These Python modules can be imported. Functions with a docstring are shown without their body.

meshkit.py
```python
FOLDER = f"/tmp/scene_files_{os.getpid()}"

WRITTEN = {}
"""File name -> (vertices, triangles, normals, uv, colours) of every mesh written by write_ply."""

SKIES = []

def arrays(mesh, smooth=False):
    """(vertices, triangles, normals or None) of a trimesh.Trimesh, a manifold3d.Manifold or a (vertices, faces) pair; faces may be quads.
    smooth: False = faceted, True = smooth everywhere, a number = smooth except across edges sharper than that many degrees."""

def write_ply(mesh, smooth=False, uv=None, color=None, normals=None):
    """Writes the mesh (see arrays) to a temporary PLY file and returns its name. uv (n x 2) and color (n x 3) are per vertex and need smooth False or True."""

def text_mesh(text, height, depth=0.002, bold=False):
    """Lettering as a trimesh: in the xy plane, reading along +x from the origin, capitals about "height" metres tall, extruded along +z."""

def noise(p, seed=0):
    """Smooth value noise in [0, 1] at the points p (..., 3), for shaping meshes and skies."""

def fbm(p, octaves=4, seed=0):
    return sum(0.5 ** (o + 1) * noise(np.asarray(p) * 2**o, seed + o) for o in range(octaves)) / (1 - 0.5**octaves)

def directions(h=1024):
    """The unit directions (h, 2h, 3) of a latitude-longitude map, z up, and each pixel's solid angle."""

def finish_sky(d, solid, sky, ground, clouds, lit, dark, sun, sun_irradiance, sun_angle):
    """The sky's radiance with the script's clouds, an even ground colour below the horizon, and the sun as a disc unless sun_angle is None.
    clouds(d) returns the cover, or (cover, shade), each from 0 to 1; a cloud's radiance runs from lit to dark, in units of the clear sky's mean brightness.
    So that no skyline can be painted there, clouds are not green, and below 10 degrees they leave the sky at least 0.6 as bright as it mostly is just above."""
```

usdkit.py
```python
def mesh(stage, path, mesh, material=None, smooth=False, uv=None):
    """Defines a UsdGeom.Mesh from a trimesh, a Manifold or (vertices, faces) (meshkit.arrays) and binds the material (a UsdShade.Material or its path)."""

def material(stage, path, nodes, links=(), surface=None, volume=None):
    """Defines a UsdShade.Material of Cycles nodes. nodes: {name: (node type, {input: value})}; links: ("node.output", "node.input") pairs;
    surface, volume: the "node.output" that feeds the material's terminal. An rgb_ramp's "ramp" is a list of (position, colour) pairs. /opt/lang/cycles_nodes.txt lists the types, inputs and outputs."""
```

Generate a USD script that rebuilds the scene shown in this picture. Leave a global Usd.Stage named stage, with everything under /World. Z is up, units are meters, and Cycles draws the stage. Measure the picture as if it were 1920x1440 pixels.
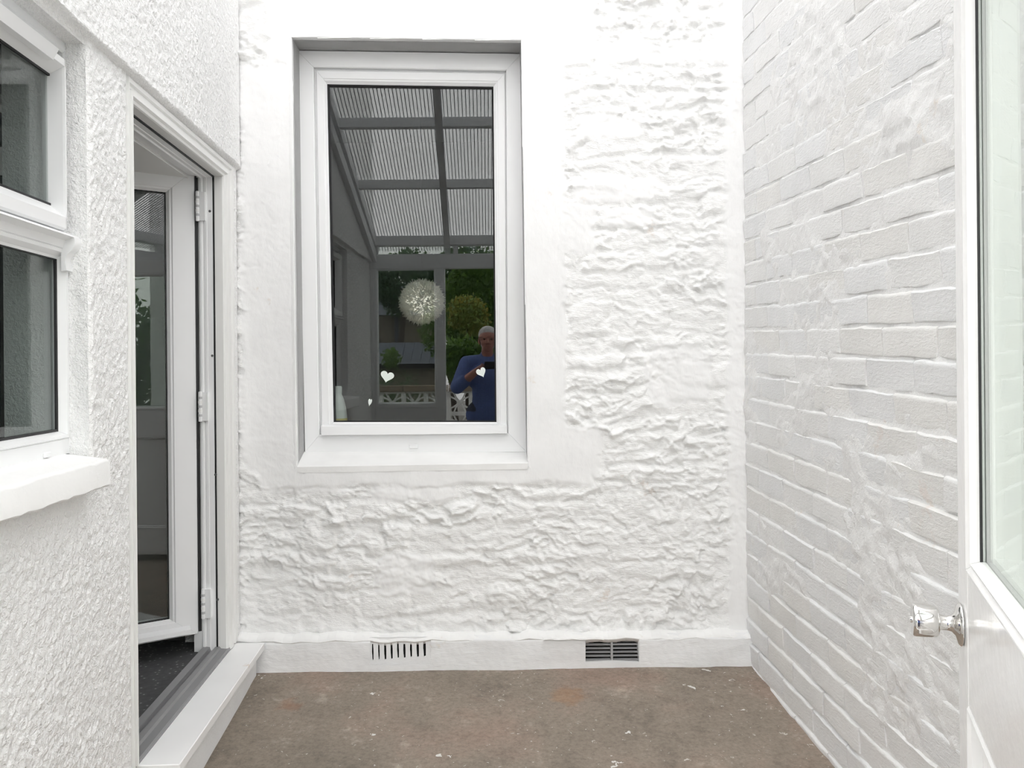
import math, random
import numpy as np, trimesh, usdkit
import manifold3d as m3
from meshkit import noise, fbm
from pxr import Usd, UsdGeom, UsdLux, UsdShade, Gf, Vt, Sdf
from shapely.geometry import Polygon, box as sbox
from shapely.ops import unary_union

stage = Usd.Stage.CreateInMemory()
UsdGeom.SetStageUpAxis(stage, 'Z'); UsdGeom.SetStageMetersPerUnit(stage, 1.0)
UsdGeom.Xform.Define(stage, '/World'); UsdGeom.Scope.Define(stage, '/World/Looks')
rng = np.random.default_rng(7); random.seed(7)

# ------------------------------------------------------------------ camera, sky, exposure
F, PX, PY, ROLL, CZ = 1460.0, 913.0, 682.0, math.radians(0.5), 1.42
EXPOSURE = 1.95
AP = 36.0
cam = UsdGeom.Camera.Define(stage, '/World/camera')
cam.CreateHorizontalApertureAttr(AP); cam.CreateVerticalApertureAttr(AP * 0.75)
cam.CreateFocalLengthAttr(F / 1920 * AP)
cam.CreateHorizontalApertureOffsetAttr((960 - PX) / 1920 * AP)
cam.CreateVerticalApertureOffsetAttr((PY - 720) / 1920 * AP)
cam.CreateClippingRangeAttr((0.02, 500.0)); cam.CreateFStopAttr(0.0)
cam.CreateExposureAttr(EXPOSURE)
cr, sr = math.cos(ROLL), math.sin(ROLL)
cam.AddTransformOp().Set(Gf.Matrix4d(cr, 0, -sr, 0, sr, 0, cr, 0, 0, -1, 0, 0, 0, 0, CZ, 1))

dome = UsdLux.DomeLight.Define(stage, '/World/sky')
dome.CreateIntensityAttr(1.0)
dome.CreateColorAttr(Gf.Vec3f(1.0, 1.0, 1.0))
SKY = usdkit.material(stage, '/World/Looks/overcast_sky', {
    'tc': ('texture_coordinate', {}), 'n': ('noise_texture', {'scale': 2.2, 'detail': 4.0, 'roughness': 0.55}),
    'r': ('rgb_ramp', {'ramp': [(0.3, (0.84, 0.84, 0.845)), (0.7, (1.10, 1.075, 1.06))]}),
    'bg': ('background_shader', {'strength': 1.0})},
    [('tc.generated', 'n.vector'), ('n.fac', 'r.fac'), ('r.color', 'bg.color')], surface='bg.background')
UsdShade.MaterialBindingAPI.Apply(dome.GetPrim()).Bind(SKY)

# ------------------------------------------------------------------ pixel rays (used to measure real planes off the photograph)
C = np.array([0, 0, CZ])
def ray(u, v):
    du, dv = u - PX, v - PY
    return np.array([(du * cr - dv * sr) / F, 1.0, -(du * sr + dv * cr) / F])
def on_plane(u, v, o, n):
    r = ray(u, v); return C + r * (np.dot(o - C, n) / np.dot(r, n))
D = 3.4
def on_y(u, v, y): return on_plane(u, v, np.array([0, y, 0.]), np.array([0, 1., 0]))
def unit(a): a = np.asarray(a, float); return a / np.linalg.norm(a)
Z = np.array([0, 0, 1.])
cornL, cornR = on_y(446, 682, D), on_y(1396.5, 682, D)
dirL, dirR = unit([-0.0363, 1, 0]), unit([-0.0315, 1, 0])
nL, nR = np.cross(dirL, Z), -np.cross(dirR, Z)
OL = np.array([cornL[0] - dirL[0] / dirL[1] * D, 0, 0.])             # left wall's line at y = 0
OR = np.array([cornR[0], D, 0.])
def frame(o, ex, ez):
    m = np.eye(4); m[:3, 0], m[:3, 1], m[:3, 2], m[:3, 3] = ex, Z, ez, o; return m
ML, MR, MB = frame(OL, dirL, nL), frame(OR, -dirR, nR), frame(np.array([0, D, 0.]), np.array([1., 0, 0]), np.array([0, -1., 0]))
def loc(M, p): return (np.asarray(p) - M[:3, 3]) @ M[:3, :3]
def wor(M, p): return np.asarray(p, float) @ M[:3, :3].T + M[:3, 3]
def pL(u, v, d=0): return loc(ML, on_plane(u, v, OL + nL * d, nL))    # (s, z, d) on the left wall
def pR(u, v, d=0): return loc(MR, on_plane(u, v, OR + nR * d, nR))    # s runs towards the camera
def pB(u, v, d=0): return loc(MB, on_y(u, v, D - d))
GY = 3.565                                                             # plane of the back window's glass
def refl(u, v, y):                                                     # the real point at depth y that the glass mirrors at this pixel
    p = C + ray(u, v) * (2 * GY - y); return np.array([p[0], y, p[2]])

# ------------------------------------------------------------------ materials
def mat(name, nodes, links=(), surface='p.BSDF'):
    return usdkit.material(stage, '/World/Looks/' + name, nodes, links, surface=surface)
def plain(name, col, rough=0.5, metal=0.0, **k):
    return mat(name, {'p': ('principled_bsdf', dict(base_color=col, roughness=rough, metallic=metal, **k))})
def paint(name, col, col2, scale, bump_scale, dist, rough=0.65, stretch=(1, 1, 1), detail=4.0, stain=(0.78, 0.72, 0.66), stain_at=0.72):
    return mat(name, {
        'g': ('geometry', {}), 'm': ('mapping', {'scale': stretch}),
        'n': ('noise_texture', {'scale': scale, 'detail': 2.0, 'roughness': 0.55}),
        'r': ('rgb_ramp', {'ramp': [(0.35, col2), (0.6, col)]}),
        'n3': ('noise_texture', {'scale': 3.1, 'detail': 5.0, 'roughness': 0.72}),
        'r3': ('rgb_ramp', {'ramp': [(stain_at - 0.06, (0, 0, 0)), (stain_at, (1, 1, 1))]}),
        'x': ('mix', {'color2': stain}),
        'n2': ('noise_texture', {'scale': bump_scale, 'detail': detail, 'roughness': 0.62, 'distortion': 0.4}),
        'b': ('bump', {'strength': 1.0, 'distance': dist}),
        'p': ('principled_bsdf', {'roughness': rough, 'specular_ior_level': 0.35})},
        [('g.position', 'm.vector'), ('g.position', 'n.vector'), ('m.vector', 'n2.vector'), ('g.position', 'n3.vector'), ('n.fac', 'r.fac'), ('n3.fac', 'r3.fac'),
         ('r.color', 'x.color1'), ('r3.color', 'x.fac'), ('x.color', 'p.base_color'), ('n2.fac', 'b.height'), ('b.normal', 'p.normal')])
WHITE, WHITE2 = (0.925, 0.925, 0.92), (0.90, 0.90, 0.895)
m_rubble = paint('painted_rubble', WHITE, WHITE2, 9, 100, 0.0042, detail=5.0, stretch=(0.6, 1, 1.4), stain=(0.76, 0.70, 0.655))
m_margin = paint('painted_margin', (0.89, 0.89, 0.89), (0.86, 0.86, 0.86), 7, 60, 0.0012, stretch=(1, 1, 0.5))
m_brick = [paint('painted_brick_%s' % a, c, c2, 6, 75, 0.0036, stretch=(1, 0.7, 1.6), stain=(0.78, 0.73, 0.70))
           for a, c, c2 in (('cool', (0.82, 0.825, 0.83), (0.79, 0.795, 0.80)), ('plain', (0.83, 0.83, 0.825), (0.80, 0.80, 0.795)), ('warm', (0.82, 0.815, 0.80), (0.785, 0.78, 0.765)))]
m_mortar = paint('painted_mortar', (0.83, 0.83, 0.825), (0.79, 0.785, 0.78), 9, 80, 0.0042)
m_roughcast = paint('painted_roughcast', (0.925, 0.925, 0.92), (0.90, 0.90, 0.895), 8, 100, 0.0072, detail=2.5, stain=(0.8, 0.76, 0.71), stain_at=0.78)
m_plinth = paint('painted_plinth', (0.88, 0.885, 0.89), (0.85, 0.855, 0.86), 8, 55, 0.002, stretch=(0.5, 1, 1.6), stain=(0.8, 0.76, 0.7))
m_sill = paint('painted_sill', (0.93, 0.93, 0.925), (0.90, 0.90, 0.895), 9, 45, 0.0012, rough=0.55)
m_upvc = plain('white_upvc', (0.88, 0.885, 0.89), 0.28)
m_upvc_warm = plain('white_trim', (0.84, 0.84, 0.825), 0.4)
m_board = paint('cream_board', (0.90, 0.90, 0.90), (0.88, 0.88, 0.88), 5, 30, 0.0003, rough=0.4)
m_gloss = mat('white_gloss_paint', {
    'g': ('geometry', {}), 'n2': ('noise_texture', {'scale': 38.0, 'detail': 3.0}), 'b': ('bump', {'strength': 1.0, 'distance': 0.0008}),
    'p': ('principled_bsdf', {'base_color': (0.82, 0.82, 0.815), 'roughness': 0.18, 'coat_weight': 0.3})},
    [('g.position', 'n2.vector'), ('n2.fac', 'b.height'), ('b.normal', 'p.normal')])
m_black = plain('black_gasket', (0.012, 0.012, 0.013), 0.5)
m_dark = plain('dark_void', (0.006, 0.006, 0.006), 0.9)
m_alu = plain('grey_aluminium', (0.27, 0.27, 0.275), 0.42, 0.35)
m_alu2 = plain('dull_grille_metal', (0.50, 0.50, 0.51), 0.5, 0.2)
m_steel = plain('steel_screw', (0.16, 0.16, 0.16), 0.4, 0.6)
m_chrome = plain('polished_chrome', (0.80, 0.79, 0.77), 0.06, 1.0)
m_roof = plain('painted_roof_timber', (0.80, 0.81, 0.82), 0.5)
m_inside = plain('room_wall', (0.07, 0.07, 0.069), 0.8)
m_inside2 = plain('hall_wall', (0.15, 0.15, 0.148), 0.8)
m_sticker = plain('white_sticker', (0.80, 0.86, 0.82), 0.6)
m_bottle = plain('white_plastic', (0.85, 0.86, 0.83), 0.35)
m_yellow = plain('yellow_label', (0.75, 0.62, 0.18), 0.5)
def pane(name, tint, base, grow, power=5.0, gloss_rough=0.0):
    return mat(name, {
        'w': ('layer_weight', {'blend': 0.5}), 'e': ('math', {'math_type': 'power', 'value2': power}),
        'k': ('math', {'math_type': 'multiply_add', 'value2': grow, 'value3': base, 'use_clamp': True}),
        't': ('transparent_bsdf', {'color': tint}), 'g': ('glossy_bsdf', {'color': (1, 1, 1), 'roughness': gloss_rough}), 'x': ('mix_closure', {})},
        [('w.facing', 'e.value1'), ('e.value', 'k.value1'), ('k.value', 'x.fac'), ('t.BSDF', 'x.closure1'), ('g.BSDF', 'x.closure2')], surface='x.closure')
m_glass = pane('double_glazing', (0.80, 0.83, 0.82), 0.066, 0.7)
m_glass1 = pane('single_glazing', (0.905, 0.93, 0.91), 0.045, 0.6)
m_sheet = pane('clear_polycarbonate', (0.965, 0.965, 0.965), 0.03, 0.5)
m_rib = plain('polycarbonate_rib', (0.34, 0.36, 0.38), 0.5)
ST1, ST2 = (on_plane(1068, 1316, np.array([0, 0, 0.062]), Z) + 0.08), (on_plane(540, 1330, np.array([0, 0, 0.062]), Z) + 0.08)
m_floor = mat('worn_concrete', {
    'g': ('geometry', {}),
    'n': ('noise_texture', {'scale': 1.7, 'detail': 6.0, 'roughness': 0.6}),
    'r': ('rgb_ramp', {'ramp': [(0.32, (0.245, 0.210, 0.172)), (0.5, (0.300, 0.252, 0.208)), (0.66, (0.350, 0.262, 0.214))]}),
    'nf': ('noise_texture', {'scale': 60.0, 'detail': 8.0, 'roughness': 0.75}),
    'rf': ('rgb_ramp', {'ramp': [(0.3, (0.72, 0.72, 0.72)), (0.5, (1, 1, 1)), (0.72, (1.25, 1.24, 1.22))]}),
    'mu': ('mix', {'mix_type': 'multiply', 'fac': 1.0}),
    'v': ('voronoi_texture', {'scale': 26.0, 'randomness': 1.0}), 'nv': ('noise_texture', {'scale': 5.0, 'detail': 2.0}),
    'vt': ('math', {'math_type': 'multiply', 'value2': 0.31}), 'vm': ('math', {'math_type': 'subtract', 'value2': 0.062}), 'vl': ('math', {'math_type': 'less_than'}),
    'xs': ('mix', {'color2': (0.60, 0.56, 0.51)}),
    'v2': ('voronoi_texture', {'scale': 5.3, 'randomness': 1.0}), 'v2l': ('math', {'math_type': 'less_than', 'value2': 0.07}), 'xs2': ('mix', {'color2': (0.74, 0.72, 0.69)}),
    'b': ('bump', {'strength': 1.0, 'distance': 0.003}),
    'nw': ('noise_texture', {'scale': 14.0, 'detail': 4.0, 'roughness': 0.6}), 'wm': ('vector_math', {'math_type': 'scale', 'scale': 0.16}), 'wa': ('vector_math', {'math_type': 'add'}),
    'd1': ('vector_math', {'math_type': 'distance', 'vector2': ST1}), 's1': ('rgb_ramp', {'ramp': [(0.0, (0.5, 0.5, 0.5)), (0.05, (0.35, 0.35, 0.35)), (0.085, (0, 0, 0))]}),
    'd2': ('vector_math', {'math_type': 'distance', 'vector2': ST2}), 's2': ('rgb_ramp', {'ramp': [(0.0, (0.45, 0.45, 0.45)), (0.035, (0.3, 0.3, 0.3)), (0.06, (0, 0, 0))]}),
    'x1': ('mix', {'color2': (0.36, 0.18, 0.075)}), 'x2': ('mix', {'color2': (0.33, 0.15, 0.08)}),
    'n5': ('noise_texture', {'scale': 7.0, 'detail': 7.0, 'roughness': 0.7}), 'r5': ('rgb_ramp', {'ramp': [(0.33, (0.78, 0.78, 0.78)), (0.48, (1, 1, 1)), (0.58, (1.02, 1.02, 1.02)), (0.66, (1.32, 1.34, 1.36))]}), 'm5': ('mix', {'mix_type': 'multiply', 'fac': 1.0}),
    'p': ('principled_bsdf', {'roughness': 0.85, 'specular_ior_level': 0.25})},
    [('g.position', 'n.vector'), ('g.position', 'nf.vector'), ('wa.vector', 'v.vector'), ('g.position', 'nv.vector'), ('wa.vector', 'v2.vector'), ('n.fac', 'r.fac'), ('nf.fac', 'rf.fac'), ('r.color', 'mu.color1'), ('rf.color', 'mu.color2'),
     ('nv.fac', 'vt.value1'), ('vt.value', 'vm.value1'), ('v.distance', 'vl.value1'), ('vm.value', 'vl.value2'), ('x2.color', 'xs.color1'), ('vl.value', 'xs.fac'),
     ('v2.distance', 'v2l.value1'), ('v2l.value', 'xs2.fac'), ('xs.color', 'xs2.color1'), ('g.position', 'nw.vector'), ('nw.color', 'wm.vector1'), ('g.position', 'wa.vector1'), ('wm.vector', 'wa.vector2'), ('wa.vector', 'd1.vector1'), ('wa.vector', 'd2.vector1'), ('d1.value', 's1.fac'), ('d2.value', 's2.fac'), ('mu.color', 'm5.color1'), ('g.position', 'n5.vector'), ('n5.fac', 'r5.fac'), ('r5.color', 'm5.color2'), ('m5.color', 'x1.color1'), ('s1.color', 'x1.fac'), ('x1.color', 'x2.color1'), ('s2.color', 'x2.fac'), ('xs2.color', 'p.base_color'), ('nf.fac', 'b.height'), ('b.normal', 'p.normal')])
m_mat = mat('speckled_mat', {
    'g': ('geometry', {}), 'v': ('voronoi_texture', {'scale': 48.0}), 'l': ('rgb_ramp', {'ramp': [(0.0, (0.42, 0.42, 0.41)), (0.24, (0.075, 0.076, 0.078)), (1.0, (0.055, 0.055, 0.057))]}),
    'p': ('principled_bsdf', {'roughness': 0.75})}, [('g.position', 'v.vector'), ('v.distance', 'l.fac'), ('l.color', 'p.base_color')])
def leafy(name, a, b):
    return mat(name, {'i': ('geometry', {}), 'r': ('rgb_ramp', {'ramp': [(0, a), (1, b)]}), 'd': ('principled_bsdf', {'roughness': 0.5}),
                      't': ('translucent_bsdf', {'color': (b[0] * 0.9, b[1], b[2] * 0.6)}), 'x': ('mix_closure', {'fac': 0.3})},
               [('i.random_per_island', 'r.fac'), ('r.color', 'd.base_color'), ('d.BSDF', 'x.closure1'), ('t.BSDF', 'x.closure2')], surface='x.closure')

# ------------------------------------------------------------------ stage helpers
taken, base_of = {}, {}
def numbered(parent, name):
    k = taken.get((parent, name), 0); taken[(parent, name)] = k + 1
    return name if k == 0 else '%s_%03d' % (name, k)
def say(p, label=None, category=None, group=None, kind=None):
    for k, v in (('label', label), ('category', category), ('group', group), ('kind', kind)):
        if v: p.SetCustomDataByKey(k, v)
def thing(name, label, category, at=(0, 0, 0), group=None, kind=None):
    path = '/World/' + numbered('/World', name)
    x = UsdGeom.Xform.Define(stage, path); x.AddTranslateOp().Set(Gf.Vec3d(*map(float, at)))
    base_of[path] = np.asarray(at, float); say(x.GetPrim(), label, category, group, kind)
    return path
def obj(name, mesh, m, parent='/World', smooth=30, normals=None, label=None, category=None, group=None, kind=None):
    path = parent + '/' + numbered(parent, name)
    o = base_of.get(parent, np.zeros(3)); base_of[path] = o
    if isinstance(mesh, (list, tuple)) and len(mesh) and not isinstance(mesh[0], np.ndarray):
        mesh = trimesh.util.concatenate(list(mesh))
    if normals is not None:
        v, f = mesh
        p = usdkit.mesh(stage, path, (v - o, f), m)
        p.CreateNormalsAttr(Vt.Vec3fArray.FromNumpy(normals.astype(np.float32))); p.SetNormalsInterpolation('vertex')
    else:
        if isinstance(mesh, tuple): mesh = trimesh.Trimesh(mesh[0], mesh[1], process=False)
        mesh = mesh.copy(); mesh.apply_translation(-o)
        p = usdkit.mesh(stage, path, mesh, m, smooth=smooth)
    say(p.GetPrim(), label, category, group, kind)
    return path
def box(lo, hi, M=None):
    lo, hi = np.minimum(lo, hi), np.maximum(lo, hi)
    b = trimesh.creation.box(hi - lo); b.apply_translation((np.asarray(lo) + hi) / 2)
    if M is not None: b.apply_transform(M)
    return b
def bbox(lo, hi, r=0.003, M=None):
    lo, hi = np.minimum(lo, hi).astype(float), np.maximum(lo, hi).astype(float)
    r = min(r, (hi - lo).min() * 0.45); p = []
    for ax in range(3):
        l, h = lo + r, hi - r; l[ax], h[ax] = lo[ax], hi[ax]
        p += [[(l, h)[i][0], (l, h)[j][1], (l, h)[k][2]] for i in (0, 1) for j in (0, 1) for k in (0, 1)]
    b = trimesh.convex.convex_hull(np.array(p))
    if M is not None: b.apply_transform(M)
    return b
def fix(m):
    m = trimesh.Trimesh(m.vertices, m.faces); trimesh.repair.fix_normals(m); return m
def extrude(poly, h, M=None, z0=0.0):
    parts = []
    for g in getattr(poly, 'geoms', [poly]):
        if g.is_empty or g.area < 1e-9: continue
        parts.append(trimesh.creation.extrude_polygon(g, h, engine='earcut'))
    e = trimesh.util.concatenate(parts); e.apply_translation([0, 0, z0])
    if M is not None: e.apply_transform(M)
    return e
def prism(A, B):
    """Loft between two matching closed outlines (n x 3)."""
    A, B = np.asarray(A, float), np.asarray(B, float); n = len(A)
    d = (B.mean(0) - A.mean(0)); nrm = unit(d); a = unit(np.cross(nrm, [0.3, 0.5, 0.81])); b = np.cross(nrm, a)
    poly = Polygon(np.c_[(A - A[0]) @ a, (A - A[0]) @ b])
    f = []
    for i in range(n): j = (i + 1) % n; f += [[i, j, n + j], [i, n + j, n + i]]
    for i in range(1, n - 1): f += [[0, i + 1, i], [n, n + i, n + i + 1]]
    return fix(trimesh.Trimesh(np.vstack([A, B]), f, process=False))
def member(Ao, Ai, Bo, Bi, n, prof, gap=0.0004):
    """One side of a frame from corner A to corner B. prof: (t from outer to inner, depth along n)."""
    Ao, Ai, Bo, Bi = (np.asarray(x, float) for x in (Ao, Ai, Bo, Bi)); d = unit(Bo - Ao) * gap
    return prism([Ao + (Ai - Ao) * t + n * h + d for t, h in prof], [Bo + (Bi - Bo) * t + n * h - d for t, h in prof])
def ring(parent, out, inn, n, prof, m, names=('head', 'jamb', 'bottom_rail', 'jamb'), skip=()):
    """Mitred frame, corners TL TR BR BL."""
    for i, nm in enumerate(names):
        if i in skip: continue
        j = (i + 1) % 4
        obj(nm, member(out[i], inn[i], out[j], inn[j], n, prof), m, parent, smooth=False)
def slab(q, n, t):
    """Flat closed plate: quad q, thickness t along n."""
    q = np.asarray(q, float); return prism(q, q + np.asarray(n) * t)
def lathe(prof, o, ax, seg=40):
    ax = unit(ax); a = unit(np.cross(ax, [0.1, 0.2, 0.97])); b = np.cross(ax, a)
    t = np.linspace(0, 2 * np.pi, seg, endpoint=False); n = len(prof)
    v = np.array([np.asarray(o) + ax * h + r * (math.cos(w) * a + math.sin(w) * b) for r, h in prof for w in t])
    f = []
    for i in range(n - 1):
        for k in range(seg):
            l = (k + 1) % seg; f += [[i * seg + k, i * seg + l, (i + 1) * seg + l], [i * seg + k, (i + 1) * seg + l, (i + 1) * seg + k]]
    c = len(v); v = np.vstack([v, np.asarray(o) + ax * prof[0][1], np.asarray(o) + ax * prof[-1][1]])
    for k in range(seg): l = (k + 1) % seg; f += [[c, l, k], [c + 1, (n - 1) * seg + k, (n - 1) * seg + l]]
    return fix(trimesh.Trimesh(v, f, process=False))
def smoothstep(a, b, x):
    t = np.clip((x - a) / (b - a), 0, 1); return t * t * (3 - 2 * t)
def brk(points, step):
    out = [np.array([points[0]])]
    for a, b in zip(points[:-1], points[1:]): out.append(np.linspace(a, b, max(1, int(round((b - a) / step))) + 1)[1:])
    return np.concatenate(out)
def field(S, T, H, M):
    """Height field over a grid in a wall's frame: vertices, quads (cell order), normals."""
    v = wor(M, np.stack([*np.meshgrid(S, T, indexing='ij'), H], -1).reshape(-1, 3))
    i, j = np.meshgrid(np.arange(len(S) - 1), np.arange(len(T) - 1), indexing='ij'); k = len(T)
    q = np.stack([i * k + j, (i + 1) * k + j, (i + 1) * k + j + 1, i * k + j + 1], -1).reshape(-1, 4)
    ds, dt = np.gradient(H, S, axis=0), np.gradient(H, T, axis=1)
    nn = np.stack([-ds, -dt, np.ones_like(H)], -1).reshape(-1, 3); nn /= np.linalg.norm(nn, axis=1, keepdims=True)
    return v, q, nn @ M[:3, :3].T
def piece(v, q, nn, pick):
    q = q[pick]; used, inv = np.unique(q, return_inverse=True); q = inv.reshape(q.shape)
    return (v[used], np.vstack([q[:, [0, 1, 2]], q[:, [0, 2, 3]]])), nn[used]

# ------------------------------------------------------------------ back wall: painted rubble round a recessed window
WALL_TOP = 3.72
hole = [pB(547, 70), pB(977, 76), pB(990, 873), pB(557, 875)]           # reveal's outer edge, in the wall's frame
def quad2(ps): return Polygon([(p[0], p[1]) for p in ps])
wall_back = thing('wall_back', 'white painted rubble stone wall facing the camera round the tall window', 'wall', (0, D, 0), kind='structure')
obj('core', extrude(sbox(-1.45, -0.1, 1.55, WALL_TOP).difference(quad2(hole)), 0.31, MB, -0.335), m_margin, wall_back, label='solid masonry core behind the painted face')
XL, XR = cornL[0] - 0.03, cornR[0] + 0.03
S = brk([XL, XR], 0.0052); T = brk([-0.02, 3.04], 0.0052)
SS, TT = np.meshgrid(S, T, indexing='ij')
P0 = np.stack([SS, TT, np.zeros_like(SS)], -1)
wx = (fbm(P0 * 5 + 3, 3, 11) - 0.5) * 0.13 + (fbm(P0 * 22 + 9, 2, 12) - 0.5) * 0.03
wz = (fbm(P0 * np.array([4, 6, 1]) + 40, 3, 13) - 0.5) * 0.10 + (fbm(P0 * 22 + 5, 2, 14) - 0.5) * 0.022
X2, Z2 = SS + wx, TT + wz
# irregular courses, each cut into stones of its own lengths
r1 = np.random.default_rng(21); edges = [-0.15]
while edges[-1] < 3.2: edges.append(edges[-1] + r1.uniform(0.055, 0.125))
edges = np.array(edges); row = np.clip(np.searchsorted(edges, Z2) - 1, 0, len(edges) - 2)
stone = np.zeros(SS.shape, int); dist = np.minimum(Z2 - edges[row], edges[row + 1] - Z2); nst = 0
cx, cz = np.zeros_like(SS), np.zeros_like(SS)
for r in range(len(edges) - 1):
    cuts = [XL - 0.2 - r1.uniform(0, 0.2)]; hgt = edges[r + 1] - edges[r]
    while cuts[-1] < XR + 0.2: cuts.append(cuts[-1] + np.clip(r1.lognormal(math.log(0.19), 0.45), 0.08, 0.36))
    cuts = np.array(cuts); w = row == r
    c = np.clip(np.searchsorted(cuts, X2[w]) - 1, 0, len(cuts) - 2)
    stone[w] = nst + c; dist[w] = np.minimum(dist[w], np.minimum(X2[w] - cuts[c], cuts[c + 1] - X2[w]))
    cx[w], cz[w] = (cuts[c] + cuts[c + 1]) / 2, (edges[r] + edges[r + 1]) / 2; nst += len(cuts) - 1
prt = r1.uniform(0, 1, (nst, 4))
proud = (prt[stone, 0] ** 1.3) * 0.017 - 0.004
tilt = (prt[stone, 1] - 0.5) * 0.09 * (X2 - cx) + (prt[stone, 2] - 0.62) * 0.22 * (Z2 - cz)
rough_amt = np.where(prt[stone, 3] < 0.3, 0.35, 0.6 + prt[stone, 3] * 0.9)
edge = smoothstep(0.0, 0.024, dist + (fbm(P0 * 60, 2, 15) - 0.5) * 0.010)
from scipy.spatial import cKDTree
from scipy.ndimage import gaussian_filter
def facets(sx, sz, off, tl_, seed, lean=0.0, soft=0.12):
    g = np.random.default_rng(seed); x0, x1, y0, y1 = (XL - 0.3) / sx, (XR + 0.3) / sx, -0.4 / sz, 3.4 / sz
    n = int((x1 - x0) * (y1 - y0)); pts = np.c_[g.uniform(x0, x1, n), g.uniform(y0, y1, n)]
    q = np.stack([(SS + wx * 1.1 + 0.25 * wz) / sx, (TT + wz * 1.1 + 0.10 * SS) / sz], -1).reshape(-1, 2)
    dd, ii = cKDTree(pts).query(q, k=2); o = g.normal(0, off, n); a = g.normal(0, tl_, n); b = g.normal(lean, tl_ * 1.2, n)
    def hh(i): return o[i] + a[i] * (q[:, 0] - pts[i, 0]) * sx + b[i] * (q[:, 1] - pts[i, 1]) * sz
    w = 0.5 * (1 - smoothstep(0, soft, dd[:, 1] - dd[:, 0])); return (hh(ii[:, 0]) * (1 - w) + hh(ii[:, 1]) * w).reshape(SS.shape)
fac = facets(0.060, 0.026, 0.0024, 0.125, 71, -0.02, 0.10) + facets(0.024, 0.0105, 0.0018, 0.17, 72, -0.02, 0.10)
calm = smoothstep(0.35, 0.65, fbm(P0 * np.array([3.5, 5, 1]) + 33, 3, 73))
an = np.array([9, 26, 1.])
rg = 1 - np.abs(2 * fbm(P0 * an + wx[..., None] * 30, 4, 16) - 1)
lump = (rg - 0.78) * 0.030 * rough_amt + (fbm(P0 * np.array([34, 70, 1]), 3, 17) - 0.5) * 0.011 * rough_amt
flake = np.floor(fbm(P0 * np.array([5, 17, 1]) + wx[..., None] * 12, 3, 18) * 9) / 9
flake_s = (flake - 0.5) * 0.030 * rough_amt
rub = gaussian_filter(-0.010 + edge * (0.004 + 0.55 * proud + tilt * 0.55) + fac * (0.55 + 0.75 * calm) * (0.5 + 0.5 * rough_amt) + lump * 0.28 + flake_s * 0.16, 0.6)
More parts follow.
